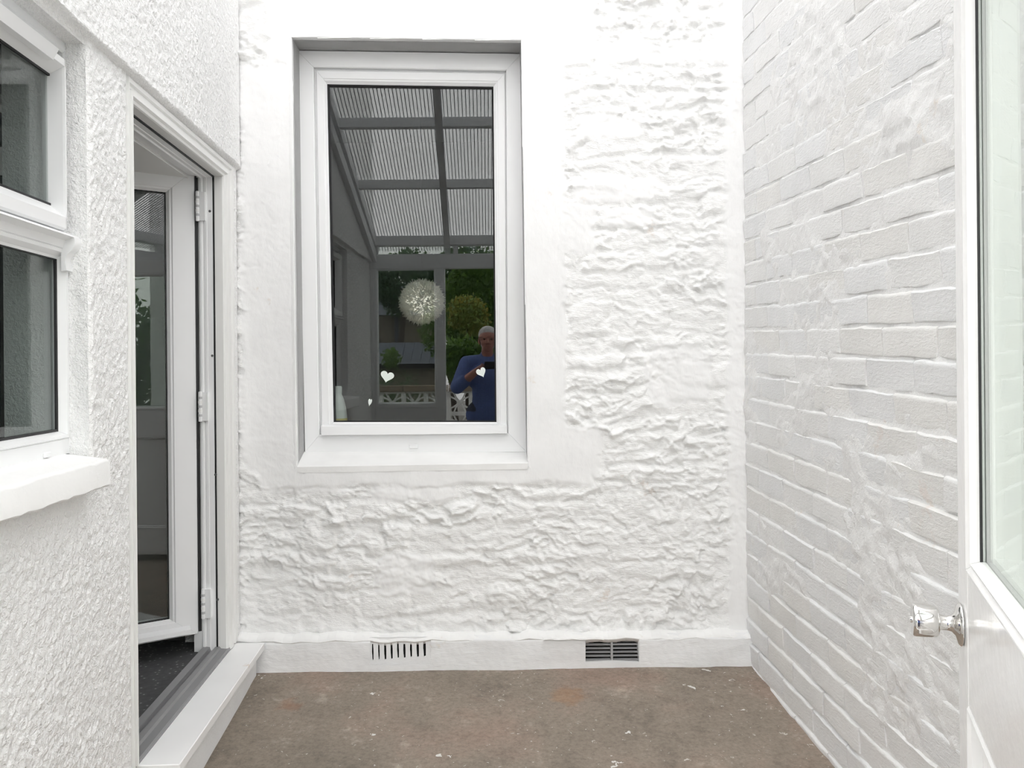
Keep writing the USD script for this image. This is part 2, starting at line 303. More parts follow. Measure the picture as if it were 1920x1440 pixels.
# smooth dressed margins, lintel and sill course, measured off the photograph
def soft(u0, v0, u1, v1, s):
    a, b = pB(u0, v1), pB(u1, v0); s = s / 430.0
    jx = (fbm(P0 * 9 + 70, 3, 19) - 0.5) * 0.05; jz = (fbm(P0 * 9 + 90, 3, 20) - 0.5) * 0.05
    x, z = SS + jx, TT + jz
    return smoothstep(a[0] - s, a[0] + s, x) * (1 - smoothstep(b[0] - s, b[0] + s, x)) * smoothstep(a[1] - s, a[1] + s, z) * (1 - smoothstep(b[1] - s, b[1] + s, z))
flats = [('margin_stone', soft(452, 120, 560, 884, 14) * 0.93), ('margin_stone', soft(975, 60, 1056, 900, 9)), ('margin_stone', soft(1040, 384, 1118, 482, 10) * 0.9), ('margin_stone', soft(1040, 800, 1128, 896, 14) * 0.95),
         ('lintel', soft(500, -120, 1112, 122, 10)), ('sill_course', soft(490, 866, 1118, 916, 9)),
         ('corner_fillet', soft(1366, -200, 1430, 1300, 10) * 0.85), ('dressed_stone', soft(1080, 222, 1200, 258, 8) * 0.85), ('dressed_stone', soft(1068, 330, 1225, 384, 10) * 0.75),
         ('dressed_stone', soft(1130, 395, 1225, 432, 9) * 0.7), ('dressed_stone', soft(1120, 84, 1360, 122, 8) * 0.7), ('smooth_patch', soft(700, 905, 850, 945, 14) * 0.8), ('smooth_patch', soft(500, 905, 660, 925, 10) * 0.6),
         ('smooth_patch', soft(1210, 650, 1330, 760, 26) * 0.6), ('smooth_patch', soft(700, 1040, 815, 1120, 22) * 0.55)]
mask = np.zeros_like(SS); lab = stone.copy()
for k, (nm, w) in enumerate(flats):
    mask = np.maximum(mask, w); lab[w > 0.45 * w.max()] = nst + k
flat_h = 0.001 + (fbm(P0 * np.array([14, 5, 1]), 3, 23) - 0.5) * 0.004 + (fbm(P0 * 45, 2, 24) - 0.5) * 0.0016
HB = rub * (1 - mask) + flat_h * mask
HB -= 0.012 * smoothstep(0.34, 0.22, TT) * 0.0
hp = quad2(hole); import shapely
mid = lambda a: (a[:-1, :-1] + a[1:, :-1] + a[:-1, 1:] + a[1:, 1:]) / 4
inside = shapely.contains_xy(hp, mid(SS).ravel(), mid(TT).ravel())
V, Q, N = field(S, T, HB, MB)
lab_c = lab[:-1, :-1].ravel()
vis = np.bincount(lab_c[~inside], minlength=nst + len(flats))
order = np.argsort(-vis[:nst]); small = [i for i in order if 0 < vis[i] < 60]; extra = [i for i in order[270:] if vis[i] >= 60]
rest = set(small) | set(extra)
for i in order:
    if vis[i] == 0 or i in rest: continue
    g, n = piece(V, Q, N, (lab_c == i) & ~inside); obj('stone', g, m_rubble, wall_back, normals=n)
for k, (nm, w) in enumerate(flats):
    if vis[nst + k] > 0:
        g, n = piece(V, Q, N, (lab_c == nst + k) & ~inside); obj(nm, g, m_margin, wall_back, normals=n)
if rest:
    g, n = piece(V, Q, N, np.isin(lab_c, list(rest)) & ~inside); obj('pinning_stones', g, m_rubble, wall_back, normals=n, kind='stuff')
obj('upper_masonry', box([XL, 3.035, -0.02], [XR, WALL_TOP, 0.002], MB), m_margin, wall_back)
# the reveal: plaster returns round the recess, with a soft outer arris
h3 = [np.array([p[0], p[1], 0]) for p in hole]; cen = sum(h3) / 4
out3 = [p + np.sign(p - cen) * np.array([0.03, 0.03, 0]) for p in h3]
ez = np.array([0, 0, 1.])
for i, nm in ((0, 'soffit'), (1, 'reveal'), (3, 'reveal')):
    j = (i + 1) % 4
    mm = member(out3[i], h3[i], out3[j], h3[j], ez, [(0, -0.15), (0, -0.006), (0.55, 0.0015), (0.9, 0.0025), (1.0, 0.0), (1.0, -0.15)], 0); mm.apply_transform(MB)
    obj(nm, mm, m_margin, wall_back, smooth=40)
fb = [pB(574, 846, -0.135), pB(985, 847, -0.135)]; ft = [pB(557, 874, 0.006), pB(990, 867, 0.006)]
sill = prism([np.r_[fb[0][:2], -0.15] + [-0.012, 0.002, 0], [ft[0][0], ft[0][1], 0.0], [ft[0][0], ft[0][1] - 0.004, 0.006], [ft[0][0], ft[0][1] - 0.03, 0.003], [ft[0][0], ft[0][1] - 0.03, -0.15]],
             [np.r_[fb[1][:2], -0.15] + [0.006, 0.002, 0], [ft[1][0], ft[1][1], 0.0], [ft[1][0], ft[1][1] - 0.004, 0.006], [ft[1][0], ft[1][1] - 0.03, 0.003], [ft[1][0], ft[1][1] - 0.03, -0.15]])
sill.apply_transform(MB); obj('window_sill', sill, m_sill, wall_back, label='bright white sloping window sill')

# ------------------------------------------------------------------ plinth along the foot of the back wall
a, b, c2 = on_y(485, 1262, D - 0.05), on_y(1402, 1250, D - 0.05), None
for it in range(3):
    def floor_z(x, y): return FL[0] + FL[1] * x + FL[2] * y
    q = on_plane(1567, 1440, OR, nR)
    FL = np.linalg.solve(np.array([[1, a[0], a[1]], [1, b[0], b[1]], [1, q[0], q[1]]]), [a[2], b[2], q[2]])
PT = pB(900, 1196, 0.05)[1]
base = thing('baseboard_back', 'low white painted masonry plinth along the foot of the back wall with two vents', 'skirting', (0, D, 0), kind='structure')
vents = [(694, 1198, 808, 1246), (1098, 1200, 1199, 1243)]
vr = []
for (u0, v0, u1, v1) in vents:
    p, q = pB(u0, v0, 0.05), pB(u1, v1, 0.05); vr.append((p[0], q[1], q[0], p[1]))
Sb = brk(sorted([XL, XR] + [vr[0][0], vr[0][2], vr[1][0], vr[1][2]]), 0.006); Tb = brk(sorted(set([-0.03, vr[0][1], vr[0][3], PT + 0.004])), 0.005)
Sg, Tg = np.meshgrid(Sb, Tb, indexing='ij'); Pp = np.stack([Sg, Tg, Sg * 0], -1)
top = PT - 0.004 + (fbm(Pp * np.array([6, 0, 1]), 3, 31) - 0.5) * 0.022
hp_ = 0.047 + (fbm(Pp * np.array([6, 9, 1]) + 5, 3, 32) - 0.5) * 0.014 + (fbm(Pp * 40, 2, 33) - 0.5) * 0.003
hp_ = hp_ * (1 - smoothstep(top - 0.014, top + 0.012, Tg) * 0.72)
Vb, Qb, Nb = field(Sb, Tb, hp_, MB)
ms, mt = mid(Sg).ravel(), mid(Tg).ravel(); vin = np.zeros(len(ms), bool)
rects = [(vr[0][0], vr[0][1], vr[0][2], vr[0][3]), (vr[1][0], vr[1][1], vr[1][2], vr[1][3])]
for r in rects: vin |= (ms > r[0]) & (ms < r[2]) & (mt > r[1]) & (mt < r[3])
g, n = piece(Vb, Qb, Nb, ~vin); obj('plinth_face', g, m_plinth, base, normals=n)
core = sbox(XL, -0.05, XR, PT - 0.012)
for r in rects: core = core.difference(sbox(*r))
obj('plinth_core', extrude(core, 0.026, MB, 0.012), m_plinth, base)
lp = []
for k in range(60):
    x0 = XL + (XR - XL) * k / 60; x1 = XL + (XR - XL) * (k + 1) / 60
    z0, z1 = (PT + 0.004 * math.sin(i * 1.7) + 0.003 * math.sin(i * 0.6) for i in (k, k + 1))
    lp.append(prism(wor(MB, [[x0, z0 - 0.03, -0.03], [x0, z0 + 0.012, -0.03], [x0, z0 + 0.010, 0.006], [x0, z0 + 0.001, 0.040], [x0, z0 - 0.012, 0.047], [x0, z0 - 0.03, 0.035]]),
                    wor(MB, [[x1, z1 - 0.03, -0.03], [x1, z1 + 0.012, -0.03], [x1, z1 + 0.010, 0.006], [x1, z1 + 0.001, 0.040], [x1, z1 - 0.012, 0.047], [x1, z1 - 0.03, 0.035]])))
obj('ledge', lp, m_sill, base, smooth=60, label='bright worn paint ledge along the top')

# left vent: painted plate with nine upright slots;  right vent: metal louvres
r = vr[0]; w, hh = r[2] - r[0], r[3] - r[1]
vent = thing('air_brick', 'white painted air brick with nine upright dark slots, left in the plinth', 'vent', wor(MB, [(r[0] + r[2]) / 2, r[1], 0.03]))
slots = []
for k, (us, v0, v1, ww) in enumerate([(698.8, 1207, 1237, 2.6), (710.4, 1206, 1236, 2.6), (722.2, 1205, 1236, 3.8), (734.2, 1204.4, 1235, 3.6), (746.2, 1204, 1233, 3.2), (758.2, 1207, 1233, 3.8), (770.6, 1207, 1231, 3.4), (783.2, 1202, 1231, 4.2), (796, 1201, 1230, 4.4)]):
    p, q = pB(us - ww / 2, v0, 0.04), pB(us + ww / 2, v1, 0.04)
    slots.append(Polygon([(p[0], p[1]), (q[0] - 0.0005, p[1] + 0.0015), (q[0] + 0.0008, (p[1] + q[1]) / 2), (q[0] + 0.0004, q[1]), (p[0] + 0.002, q[1] - 0.002), (p[0] - 0.0006, (p[1] + q[1]) / 2)]))
obj('plate', extrude(sbox(r[0] - 0.004, r[1] - 0.004, r[2] + 0.004, r[3] + 0.004).difference(unary_union(slots)), 0.006, MB, 0.035), m_plinth, vent)
obj('cavity', box([r[0] + 0.001, r[1] + 0.001, 0.001], [r[2] - 0.001, r[3] - 0.001, 0.028], MB), m_dark, vent, label='black void behind the slots')
r = vr[1]; ww, hh = r[2] - r[0], r[3] - r[1]
vent = thing('louvre_vent', 'dull grey metal louvred vent grille with chipped white paint, right in the plinth', 'vent', wor(MB, [(r[0] + r[2]) / 2, r[1], 0.03]))
obj('cavity', box([r[0], r[1], 0.001], [r[2], r[3], 0.006], MB), m_dark, vent, label='black void behind the louvres')
for k in range(6):
    z = r[3] - hh * (k + 0.62) / 6.25
    obj('louvre', prism(wor(MB, [[r[0], z + 0.000, 0.020], [r[0], z + 0.0015, 0.021], [r[0], z - 0.002, 0.036], [r[0], z - 0.0035, 0.035]]),
                        wor(MB, [[r[2], z + 0.000, 0.020], [r[2], z + 0.0015, 0.021], [r[2], z - 0.002, 0.036], [r[2], z - 0.0035, 0.035]])), m_alu2, vent, smooth=False)
xm = (r[0] + r[2]) / 2
obj('centre_bar', bbox([xm - 0.005, r[1], 0.008], [xm + 0.004, r[3], 0.037], 0.002, MB), m_alu2, vent)
obj('surround', extrude(sbox(r[0] - 0.012, r[1] - 0.006, r[2] + 0.03, r[3] + 0.008).difference(Polygon([(r[0], r[1] + 0.004), (xm, r[1] + 0.007), (r[2], r[1] + 0.002), (r[2] - 0.004, r[3] - 0.02), (r[2], r[3] - 0.003), (xm, r[3] - 0.001), (r[0], r[3] - 0.004)])), 0.034, MB, 0.006), m_plinth, vent)
p, q = pB(1018, 1194, 0.05), pB(1132, 1199, 0.05)
lip = [prism(wor(MB, [[x, z, 0.035], [x, z + 0.010, 0.036], [x, z + 0.008, 0.058], [x, z + 0.002, 0.060]]), wor(MB, [[x2, z2, 0.035], [x2, z2 + 0.010, 0.036], [x2, z2 + 0.008, 0.058], [x2, z2 + 0.002, 0.060]]))
       for x, x2, z, z2 in [(p[0] + (q[0] - p[0]) * t / 8, p[0] + (q[0] - p[0]) * (t + 1) / 8, p[1] - 0.012 + 0.002 * math.sin(t * 2.1), p[1] - 0.012 + 0.002 * math.sin((t + 1) * 2.1)) for t in range(8)]]
obj('mortar_lip', lip, m_sill, base, smooth=False, label='overhanging lip of cracked paint by the louvred vent')

# ------------------------------------------------------------------ right wall: painted bricks, each one proud of its joints
wall_right = thing('wall_right', 'white painted brick wall on the right, bricks in stretcher bond', 'wall', (cornR[0], D, 0), kind='structure')
LEN_R = D - 0.2
obj('core', box([-0.02, -0.2, -0.25], [LEN_R, WALL_TOP, -0.022], MR), m_mortar, wall_right, label='solid brickwork behind the bricks')
S = brk([0, LEN_R], 0.011); T = brk([-0.12, 3.1], 0.011); SS, TT = np.meshgrid(S, T, indexing='ij'); P0 = np.stack([SS, TT, SS * 0], -1)
z0, z1 = pR(1396.5, 73)[1], pR(1396.5, 947)[1]; CH = (z0 - z1) / 21
tl = (pR(1800, 813)[1] - pR(1396.5, 736)[1]) / (pR(1800, 813)[0] - pR(1396.5, 736)[0])           # the courses fall gently towards the camera
smear = smoothstep(0.50, 0.66, fbm(P0 * np.array([2.6, 3.4, 1]) + 17, 3, 41))
def blob(u, v, su, sv):
    c = pR(u, v); return np.exp(-((SS - c[0]) / su) ** 2 - ((TT - c[1]) / sv) ** 2)
smear = np.clip(smear + blob(1560, 200, 0.28, 0.16) + blob(1660, 250, 0.2, 0.12) + blob(1600, 1000, 0.2, 0.12) * 0.8, 0, 1)
HM = -0.0058 + smear * 0.0078 + (fbm(P0 * 34, 3, 42) - 0.5) * (0.007 + 0.008 * smear) + (fbm(P0 * np.array([7, 9, 1]) + 3, 2, 48) - 0.5) * 0.011
V, Q, N = field(S, T, HM, MR); obj('mortar', (V, np.vstack([Q[:, [0, 1, 2]], Q[:, [0, 2, 3]]])), m_mortar, wall_right, normals=N)
pz = pR(1465, 634)[0]; BL = (pR(1765, 634)[0] - pR(1465, 634)[0]) / 4
r2 = np.random.default_rng(5); J = 0.011; left = []; nb = 0
kz0 = int(math.floor((-0.12 - z1) / CH)) - 1
for k in range(kz0, kz0 + 42):
    shift = 0.0 if (k - 7) % 2 == 0 else BL * 0.42
    zb = z1 + k * CH
    s = pz + shift - 5 * BL + r2.uniform(-0.008, 0.008)
    while s < LEN_R:
        L = BL * (1 + r2.uniform(-0.035, 0.035)); a, b = s + 0.0025, s + L - 0.0025; s += L
        a = max(a, 0.004); b = min(b, LEN_R)
        if b - a < 0.03: continue
        zt = zb + CH - 0.5 * J + tl * (a + b) / 2
        if zt > 3.09 or zt < -0.10: continue
        nx, nz = 13, 7
        gx, gz = np.meshgrid(np.linspace(0, 1, nx), np.array([0, 0.05, 0.3, 0.6, 0.84, 0.93, 1.0]), indexing='ij')
        X = a + (b - a) * gx; Zq = zb + J / 2 + (CH - J) * gz + tl * X
        pp = np.stack([X, Zq, X * 0], -1)
        jit = (fbm(pp * 22 + k, 3, 43) - 0.5) * 0.012; jit2 = (fbm(pp * 22 + 50 + k, 3, 44) - 0.5) * 0.010
        wob = (fbm(pp * 7 + k * 3, 2, 47) - 0.5) * 0.008
        edge_w = 1 - np.minimum(1, np.minimum(np.minimum(gx, 1 - gx) * 6, np.minimum(gz, 1 - gz) * 3))
        d0 = r2.uniform(-0.0012, 0.0022)
        h = d0 + r2.uniform(-0.004, 0.004) * (gx - 0.5) + r2.uniform(-0.003, 0.003) * (gz - 0.5) + (fbm(pp * np.array([16, 30, 1]), 3, 45) - 0.5) * 0.0035 - 0.003 * (1 - np.minimum(1, np.minimum(gx, 1 - gx) * 8)) ** 2 - np.array([0.0015, 0, 0, 0, 0, 0.001, 0.0085])[None, :] * (0.75 + 0.5 * (jit / 0.012)) + 0.0048 * (gz - 0.45) + np.array([0, 0, 0, 0, 0.0002, 0.0014, 0])[None, :]
        v = np.stack([X + jit * edge_w, Zq + jit2 * edge_w + wob, h], -1)
        rim = [(i, 0) for i in range(nx)] + [(nx - 1, j) for j in range(1, nz)] + [(i, nz - 1) for i in range(nx - 2, -1, -1)] + [(0, j) for j in range(nz - 2, 0, -1)]
        vv = v.reshape(-1, 3); back = np.array([v[i, j] for i, j in rim]); back[:, 2] = -0.025
        i, j = np.meshgrid(np.arange(nx - 1), np.arange(nz - 1), indexing='ij'); kk = nz
        q = np.stack([i * kk + j, (i + 1) * kk + j, (i + 1) * kk + j + 1, i * kk + j + 1], -1).reshape(-1, 4)
        f = [*q[:, [0, 1, 2]], *q[:, [0, 2, 3]]]; n0 = len(vv)
        for t in range(len(rim)):
            t2 = (t + 1) % len(rim); p, p2 = rim[t][0] * kk + rim[t][1], rim[t2][0] * kk + rim[t2][1]
            f += [[p, n0 + t, p2], [p2, n0 + t, n0 + t2]]
        tm = trimesh.Trimesh(wor(MR, np.vstack([vv, back])), np.array(f), process=False)
        left.append((a, tm, r2.integers(0, 9)))
left.sort(key=lambda t: t[0])
for a, tm, c in left[:290]:
    obj('brick', tm, m_brick[0 if c < 3 else 1 if c < 7 else 2], wall_right, smooth=50)
if left[290:]: obj('brick_remainder', [t[1] for t in left[290:]], m_brick[1], wall_right, smooth=50, kind='stuff')

# ------------------------------------------------------------------ floor
S = brk([-1.3, 1.4], 0.03); T = brk([0.2, D], 0.03); SS, TT = np.meshgrid(S, T, indexing='ij')
FZ = floor_z(SS, TT) + (fbm(np.stack([SS * 4, TT * 4, SS * 0], -1), 3, 51) - 0.5) * 0.012
v = np.stack([SS, TT, FZ], -1).reshape(-1, 3); i, j = np.meshgrid(np.arange(len(S) - 1), np.arange(len(T) - 1), indexing='ij'); k = len(T)
q = np.stack([i * k + j, (i + 1) * k + j, (i + 1) * k + j + 1, i * k + j + 1], -1).reshape(-1, 4)
ft_ = trimesh.Trimesh(v, np.vstack([q[:, [0, 1, 2]], q[:, [0, 2, 3]]]), process=False)
say(stage.GetPrimAtPath(obj('floor', [ft_, box([-1.3, 0.2, -0.3], [1.4, D, -0.12])], m_floor, smooth=True)), 'bare brown worn concrete floor flecked with white paint', 'floor', kind='structure')

# ------------------------------------------------------------------ left wall: roughcast render with a window and a door
wall_left = thing('wall_left', 'white roughcast rendered wall on the left with a window and a door opening', 'wall', (cornL[0], D, 0), kind='structure')
S_C = (D - 0) / dirL[1] - 0.002
BELL = 0.857 + CZ                                                     # the upper render overhangs from this height
w_in = pL(167, 500)[0]; w_s0 = 1.42; w_top = BELL - 0.012; w_bot = pL(167, 868)[1] - 0.03
d_s0, d_s1, d_top, d_bot = pL(244, 700)[0], pL(440, 700)[0], BELL - 0.004, -1.215 + CZ
win_hole, door_hole = (w_s0, w_bot, w_in, w_top), (d_s0, d_bot, d_s1, d_top)
lo_poly = sbox(0.45, -0.2, S_C, WALL_TOP).difference(sbox(*win_hole)).difference(sbox(*door_hole))
obj('core', extrude(lo_poly, 0.214, ML, -0.22), m_roughcast, wall_left, label='solid masonry core behind the render')
S = np.r_[brk([0.45, w_s0], 0.013), brk([w_s0, w_in, d_s0, d_s1, S_C], 0.0048)[1:]]; T = brk([-0.06, d_bot, w_bot, BELL - 0.05, d_top, BELL + 0.06, 3.1], 0.005)
SS, TT = np.meshgrid(S, T, indexing='ij'); P0 = np.stack([SS, TT, SS * 0], -1)
g1 = fbm(P0 * np.array([72, 60, 1]), 2, 61); g2 = fbm(P0 * np.array([96, 84, 1]) + 8, 1, 62); g3 = fbm(P0 * 5, 3, 63)
worm = 1 - np.abs(2 * g1 - 1) * 2.2
H = (np.clip(worm, -0.4, 1) - 0.4) * 0.0026 * (0.45 + 1.1 * smoothstep(0.25, 0.6, g3)) + (g2 - 0.5) * 0.0058 + (g3 - 0.5) * 0.008
lowr = smoothstep(0.0, 0.05, np.minimum(np.abs(SS - S_C), 1)); H *= 0.35 + 0.65 * lowr
smooth_band = smoothstep(pL(0, 985)[1] - 0.12, pL(0, 985)[1] - 0.02, TT) * (1 - smoothstep(w_bot - 0.02, w_bot, TT)) * (1 - smoothstep(w_in + 0.02, w_in + 0.1, SS))
H = H * (1 - 0.7 * smooth_band)
bell = BELL + (fbm(P0 * np.array([7, 0, 1]), 3, 64) - 0.5) * 0.016
up = smoothstep(bell, bell + 0.009, TT)
H = H * (0.7 + 0.3 * (1 - up)) + up * 0.017 + 0.006 * np.exp(-np.clip(TT - bell, 0, 9) / 0.03) * up
dh = np.full(SS.shape, 9.0)
for (a, b, c, d) in (win_hole, door_hole):
    dh = np.minimum(dh, np.maximum.reduce([a - SS, SS - c, b - TT, TT - d]))
arris = (fbm(P0 * 16, 3, 65) - 0.5) * 0.02
H = H * smoothstep(-0.001, 0.02, dh) - 0.007 * (1 - smoothstep(0.0, 0.014 + arris, dh)) * (1 - up)
V, Q, N = field(S, T, H, ML); ms, mt = mid(SS).ravel(), mid(TT).ravel(); ok = np.ones(len(ms), bool)
for (a, b, c, d) in (win_hole, door_hole): ok &= ~((ms > a) & (ms < c) & (mt > b) & (mt < d))
up_c = mt > BELL
g, n = piece(V, Q, N, ok & up_c); obj('upper_render', g, m_roughcast, wall_left, normals=n, label='roughcast above the openings, overhanging in a rough drip edge')
g, n = piece(V, Q, N, ok & ~up_c); obj('lower_render', g, m_roughcast, wall_left, normals=n)
obj('upper_masonry', box([0.45, 3.09, -0.02], [S_C, WALL_TOP, 0.012], ML), m_roughcast, wall_left)
# rough splayed jamb of the window recess
rj = np.linspace(w_bot, w_top, 90); dj = np.linspace(-0.075, -0.004, 10); RR, DD = np.meshgrid(rj, dj, indexing='ij')
hj = 0.004 + (fbm(np.stack([RR * 30, DD * 60, RR * 0], -1), 3, 66) - 0.5) * 0.010
jv = wor(ML, np.stack([w_in + 0.003 - hj, RR, DD], -1).reshape(-1, 3)); i, j = np.meshgrid(np.arange(89), np.arange(9), indexing='ij')
jq = np.stack([i * 10 + j, i * 10 + j + 1, (i + 1) * 10 + j + 1, (i + 1) * 10 + j], -1).reshape(-1, 4)
obj('window_jamb', trimesh.Trimesh(jv, np.vstack([jq[:, [0, 2, 1]], jq[:, [0, 3, 2]]]), process=False), m_roughcast, wall_left, smooth=True)

# stone sill under the left window
a, b = pL(207, 858, 0.06), pL(207, 912, 0.06)
zt, zb = a[1], b[1]; s1 = a[0]
sill_t = thing('window_ledge', 'thick white painted stone sill projecting under the left window', 'sill', wor(ML, [s1, zb, 0]), kind='structure')
nseg = 26; ss = np.linspace(1.33, s1, nseg); rr = np.random.default_rng(3); prof_pts = []
for s in ss:
    q1, q2, q3 = (rr.uniform(-0.0025, 0.0025) for _ in range(3))
    prof_pts.append([[s, zb + q1, -0.02], [s, zb + q1, 0.052], [s, zb + 0.006 + q1, 0.060], [s, zt - 0.010 + q2, 0.060 + q3], [s, zt + q2, 0.050], [s, zt + 0.012, -0.065], [s, zb + 0.02, -0.065]])
vv = np.array(prof_pts).reshape(-1, 3); ff = []; m_ = 7
for i in range(nseg - 1):
    for j in range(m_):
        j2 = (j + 1) % m_; ff += [[i * m_ + j, (i + 1) * m_ + j, (i + 1) * m_ + j2], [i * m_ + j, (i + 1) * m_ + j2, i * m_ + j2]]
for j in range(1, m_ - 1): ff += [[0, j, j + 1], [(nseg - 1) * m_, (nseg - 1) * m_ + j + 1, (nseg - 1) * m_ + j]]
obj('stone', fix(trimesh.Trimesh(wor(ML, vv), ff, process=False)), m_sill, sill_t, smooth=45)

# ------------------------------------------------------------------ window in the left wall
FD = -0.055
def q4(s0, z0, s1, z1, d): return [wor(ML, p) for p in ([s0, z1, d], [s1, z1, d], [s1, z0, d], [s0, z0, d])]
fo_r = w_in + 0.012; fi_r = pL(123, 300, FD)[0]
fo_t = w_top + 0.01; fo_b = pL(145, 846, FD)[1]
fwid = fo_r - 0.015 - fi_r
win2 = thing('window_2', 'white plastic casement window in the left wall with a top opening light', 'window', wor(ML, [1.72, fo_b, FD]), kind='structure')
FP = [(0, -0.06), (0, 0), (0.85, 0), (1, -0.006), (1, -0.06)]
ring(win2, q4(w_s0, fo_b, fo_r, fo_t, FD), q4(w_s0 + 0.05, fo_b + 0.045, fi_r, pL(128, 105, FD)[1], FD), nL, FP, m_upvc, ('head', 'jamb', 'frame_sill', 'jamb'))
zt0 = pL(121, 437, FD)[1]
gl_r = pL(96, 300, FD - 0.02)[0]; gu_t, gu_b = pL(93, 141, FD - 0.02)[1], pL(97, 387, FD - 0.02)[1]
sash_t = pL(125, 112, FD + 0.022)[1]
sw = pL(121, 300, FD + 0.022)[0]
casement = thing('casement_sash', 'white top hung sash of the left window with a trickle vent', 'window sash', wor(ML, [1.72, zt0, FD]), kind='structure')
SP = [(0, -0.03), (0, 0.016), (0.08, 0.022), (0.52, 0.022), (0.60, 0.016), (1, -0.016), (1, -0.03)]
so, si = q4(w_s0 + 0.03, zt0, sw + 0.004, sash_t, FD), q4(w_s0 + 0.115, gu_b, gl_r, gu_t, FD)
ring(casement, so, si, nL, SP, m_upvc, ('top_rail', 'stile', 'bottom_rail', 'stile'))
SD = FD - 0.022
obj('pane', slab(q4(w_s0 + 0.10, gu_b - 0.012, gl_r + 0.012, gu_t + 0.012, SD - 0.004), nL, 0.004), m_glass, casement, smooth=False)
def gasket(parent, s0, z0, s1, z1, d, w=0.006):
    ring(parent, q4(s0, z0, s1, z1, d), q4(s0 + w, z0 + w, s1 - w, z1 - w, d), nL, [(0, -0.003), (0, 0.003), (1, 0.003), (1, -0.003)], m_black, ('gasket',) * 4)
gasket(casement, w_s0 + 0.112, gu_b - 0.001, gl_r + 0.001, gu_t + 0.001, SD + 0.004)
p, q = pL(0, 14, FD + 0.04), pL(107, 103, FD + 0.04)
zc = pL(107, 100, FD + 0.045)[1]
obj('trickle_vent', prism(*[wor(ML, [[s, zc + 0.012, 0.02 + FD], [s, zc + 0.014, FD + 0.040], [s, zc + 0.010, FD + 0.050], [s, zc - 0.016, FD + 0.036], [s, zc - 0.018, 0.02 + FD]]) for s in (w_s0 + 0.16, pL(107, 100, FD + 0.045)[0])]), m_upvc, casement, smooth=False)
# drip rail over the fixed light, with its turned down horn
zr = pL(120, 437, FD + 0.03)[1]
tr = thing('transom', 'white moulded transom with a curved sash horn between the two panes of the left window', 'window transom', wor(ML, [1.72, zr, FD]), kind='structure')
obj('drip_rail', prism(*[wor(ML, [[s, zr + 0.002, FD - 0.03], [s, zr + 0.002, FD + 0.030], [s, zr - 0.004, FD + 0.034], [s, zr - 0.012, FD + 0.012], [s, zr - 0.030, FD + 0.006], [s, zr - 0.034, FD - 0.002], [s, zr - 0.06, FD - 0.016], [s, zr - 0.06, FD - 0.03]]) for s in (w_s0 + 0.04, fi_r + 0.006)]), m_upvc, tr, smooth=False)
horn = Polygon([(0.0, 0.0), (0.034, 0.0), (0.0355, -0.010), (0.034, -0.020), (0.029, -0.030), (0.021, -0.037), (0.014, -0.044), (0.0105, -0.054), (0.010, -0.064), (0.0115, -0.074), (0.0135, -0.084), (0.0, -0.086)])
hM = np.eye(4); hM[:3, 0], hM[:3, 1], hM[:3, 2] = nL, Z, -dirL; hM[:3, 3] = wor(ML, [fi_r + 0.008, zr - 0.004, FD])
obj('sash_horn', extrude(horn, 0.036, hM, 0.0), m_upvc, tr, smooth=35)
# fixed lower light
g2t, g2b = pL(101, 484, FD - 0.02)[1], pL(107, 808, FD - 0.02)[1]; g2r = pL(104, 650, FD - 0.02)[0]
FB = [(0, -0.03), (0, 0.0), (0.15, 0.004), (0.45, 0.003), (1, -0.018), (1, -0.03)]
ring(win2, q4(w_s0 + 0.045, fo_b + 0.04, fi_r + 0.004, zr - 0.03, FD), q4(w_s0 + 0.085, g2b, g2r, g2t, FD), nL, FB, m_upvc, ('bead',) * 4)
obj('pane', slab(q4(w_s0 + 0.075, g2b - 0.012, g2r + 0.012, g2t + 0.012, SD - 0.004), nL, 0.004), m_glass, win2, smooth=False)
gasket(win2, w_s0 + 0.084, g2b - 0.001, g2r + 0.001, g2t + 0.001, SD + 0.004)
p = pL(90, 853, FD + 0.006)
obj('drain_cap', bbox([p[0] - 0.013, p[1] - 0.006, FD], [p[0] + 0.013, p[1] + 0.007, FD + 0.008], 0.002, ML), m_upvc, win2, label='small white drain cap on the frame')

# ------------------------------------------------------------------ door in the left wall
s0, s1 = pL(253, 700)[0], pL(424, 700)[0]                               # clear width between the outer frame's faces
zt = 0.787 + CZ; zb = -1.182 + CZ
trim = thing('trim_1', 'white moulded surround framing the open door in the left wall', 'door trim', wor(ML, [s1, zb, 0]), kind='structure')
TP = [(0, -0.05), (0, 0.003), (0.22, 0.003), (0.27, -0.003), (0.48, -0.003), (0.53, 0.006), (0.75, 0.006), (0.84, -0.002), (0.97, -0.004), (1, -0.01), (1, -0.048), (0.9, -0.05)]
outer = [wor(ML, p) for p in ([d_s0, d_top, 0], [d_s1, d_top, 0], [d_s1, zb, 0], [d_s0, zb, 0])]
inner = [wor(ML, p) for p in ([s0, zt, 0], [s1, zt, 0], [s1, zb, 0], [s0, zb, 0])]
ring(trim, outer, inner, nL, TP, m_upvc_warm, ('head', 'jamb', 'sill', 'jamb'), skip=(2,))
door1 = thing('door_1', 'white glazed plastic door standing open inward in the left wall', 'door', wor(ML, [s1, zb, -0.05]), kind='structure')
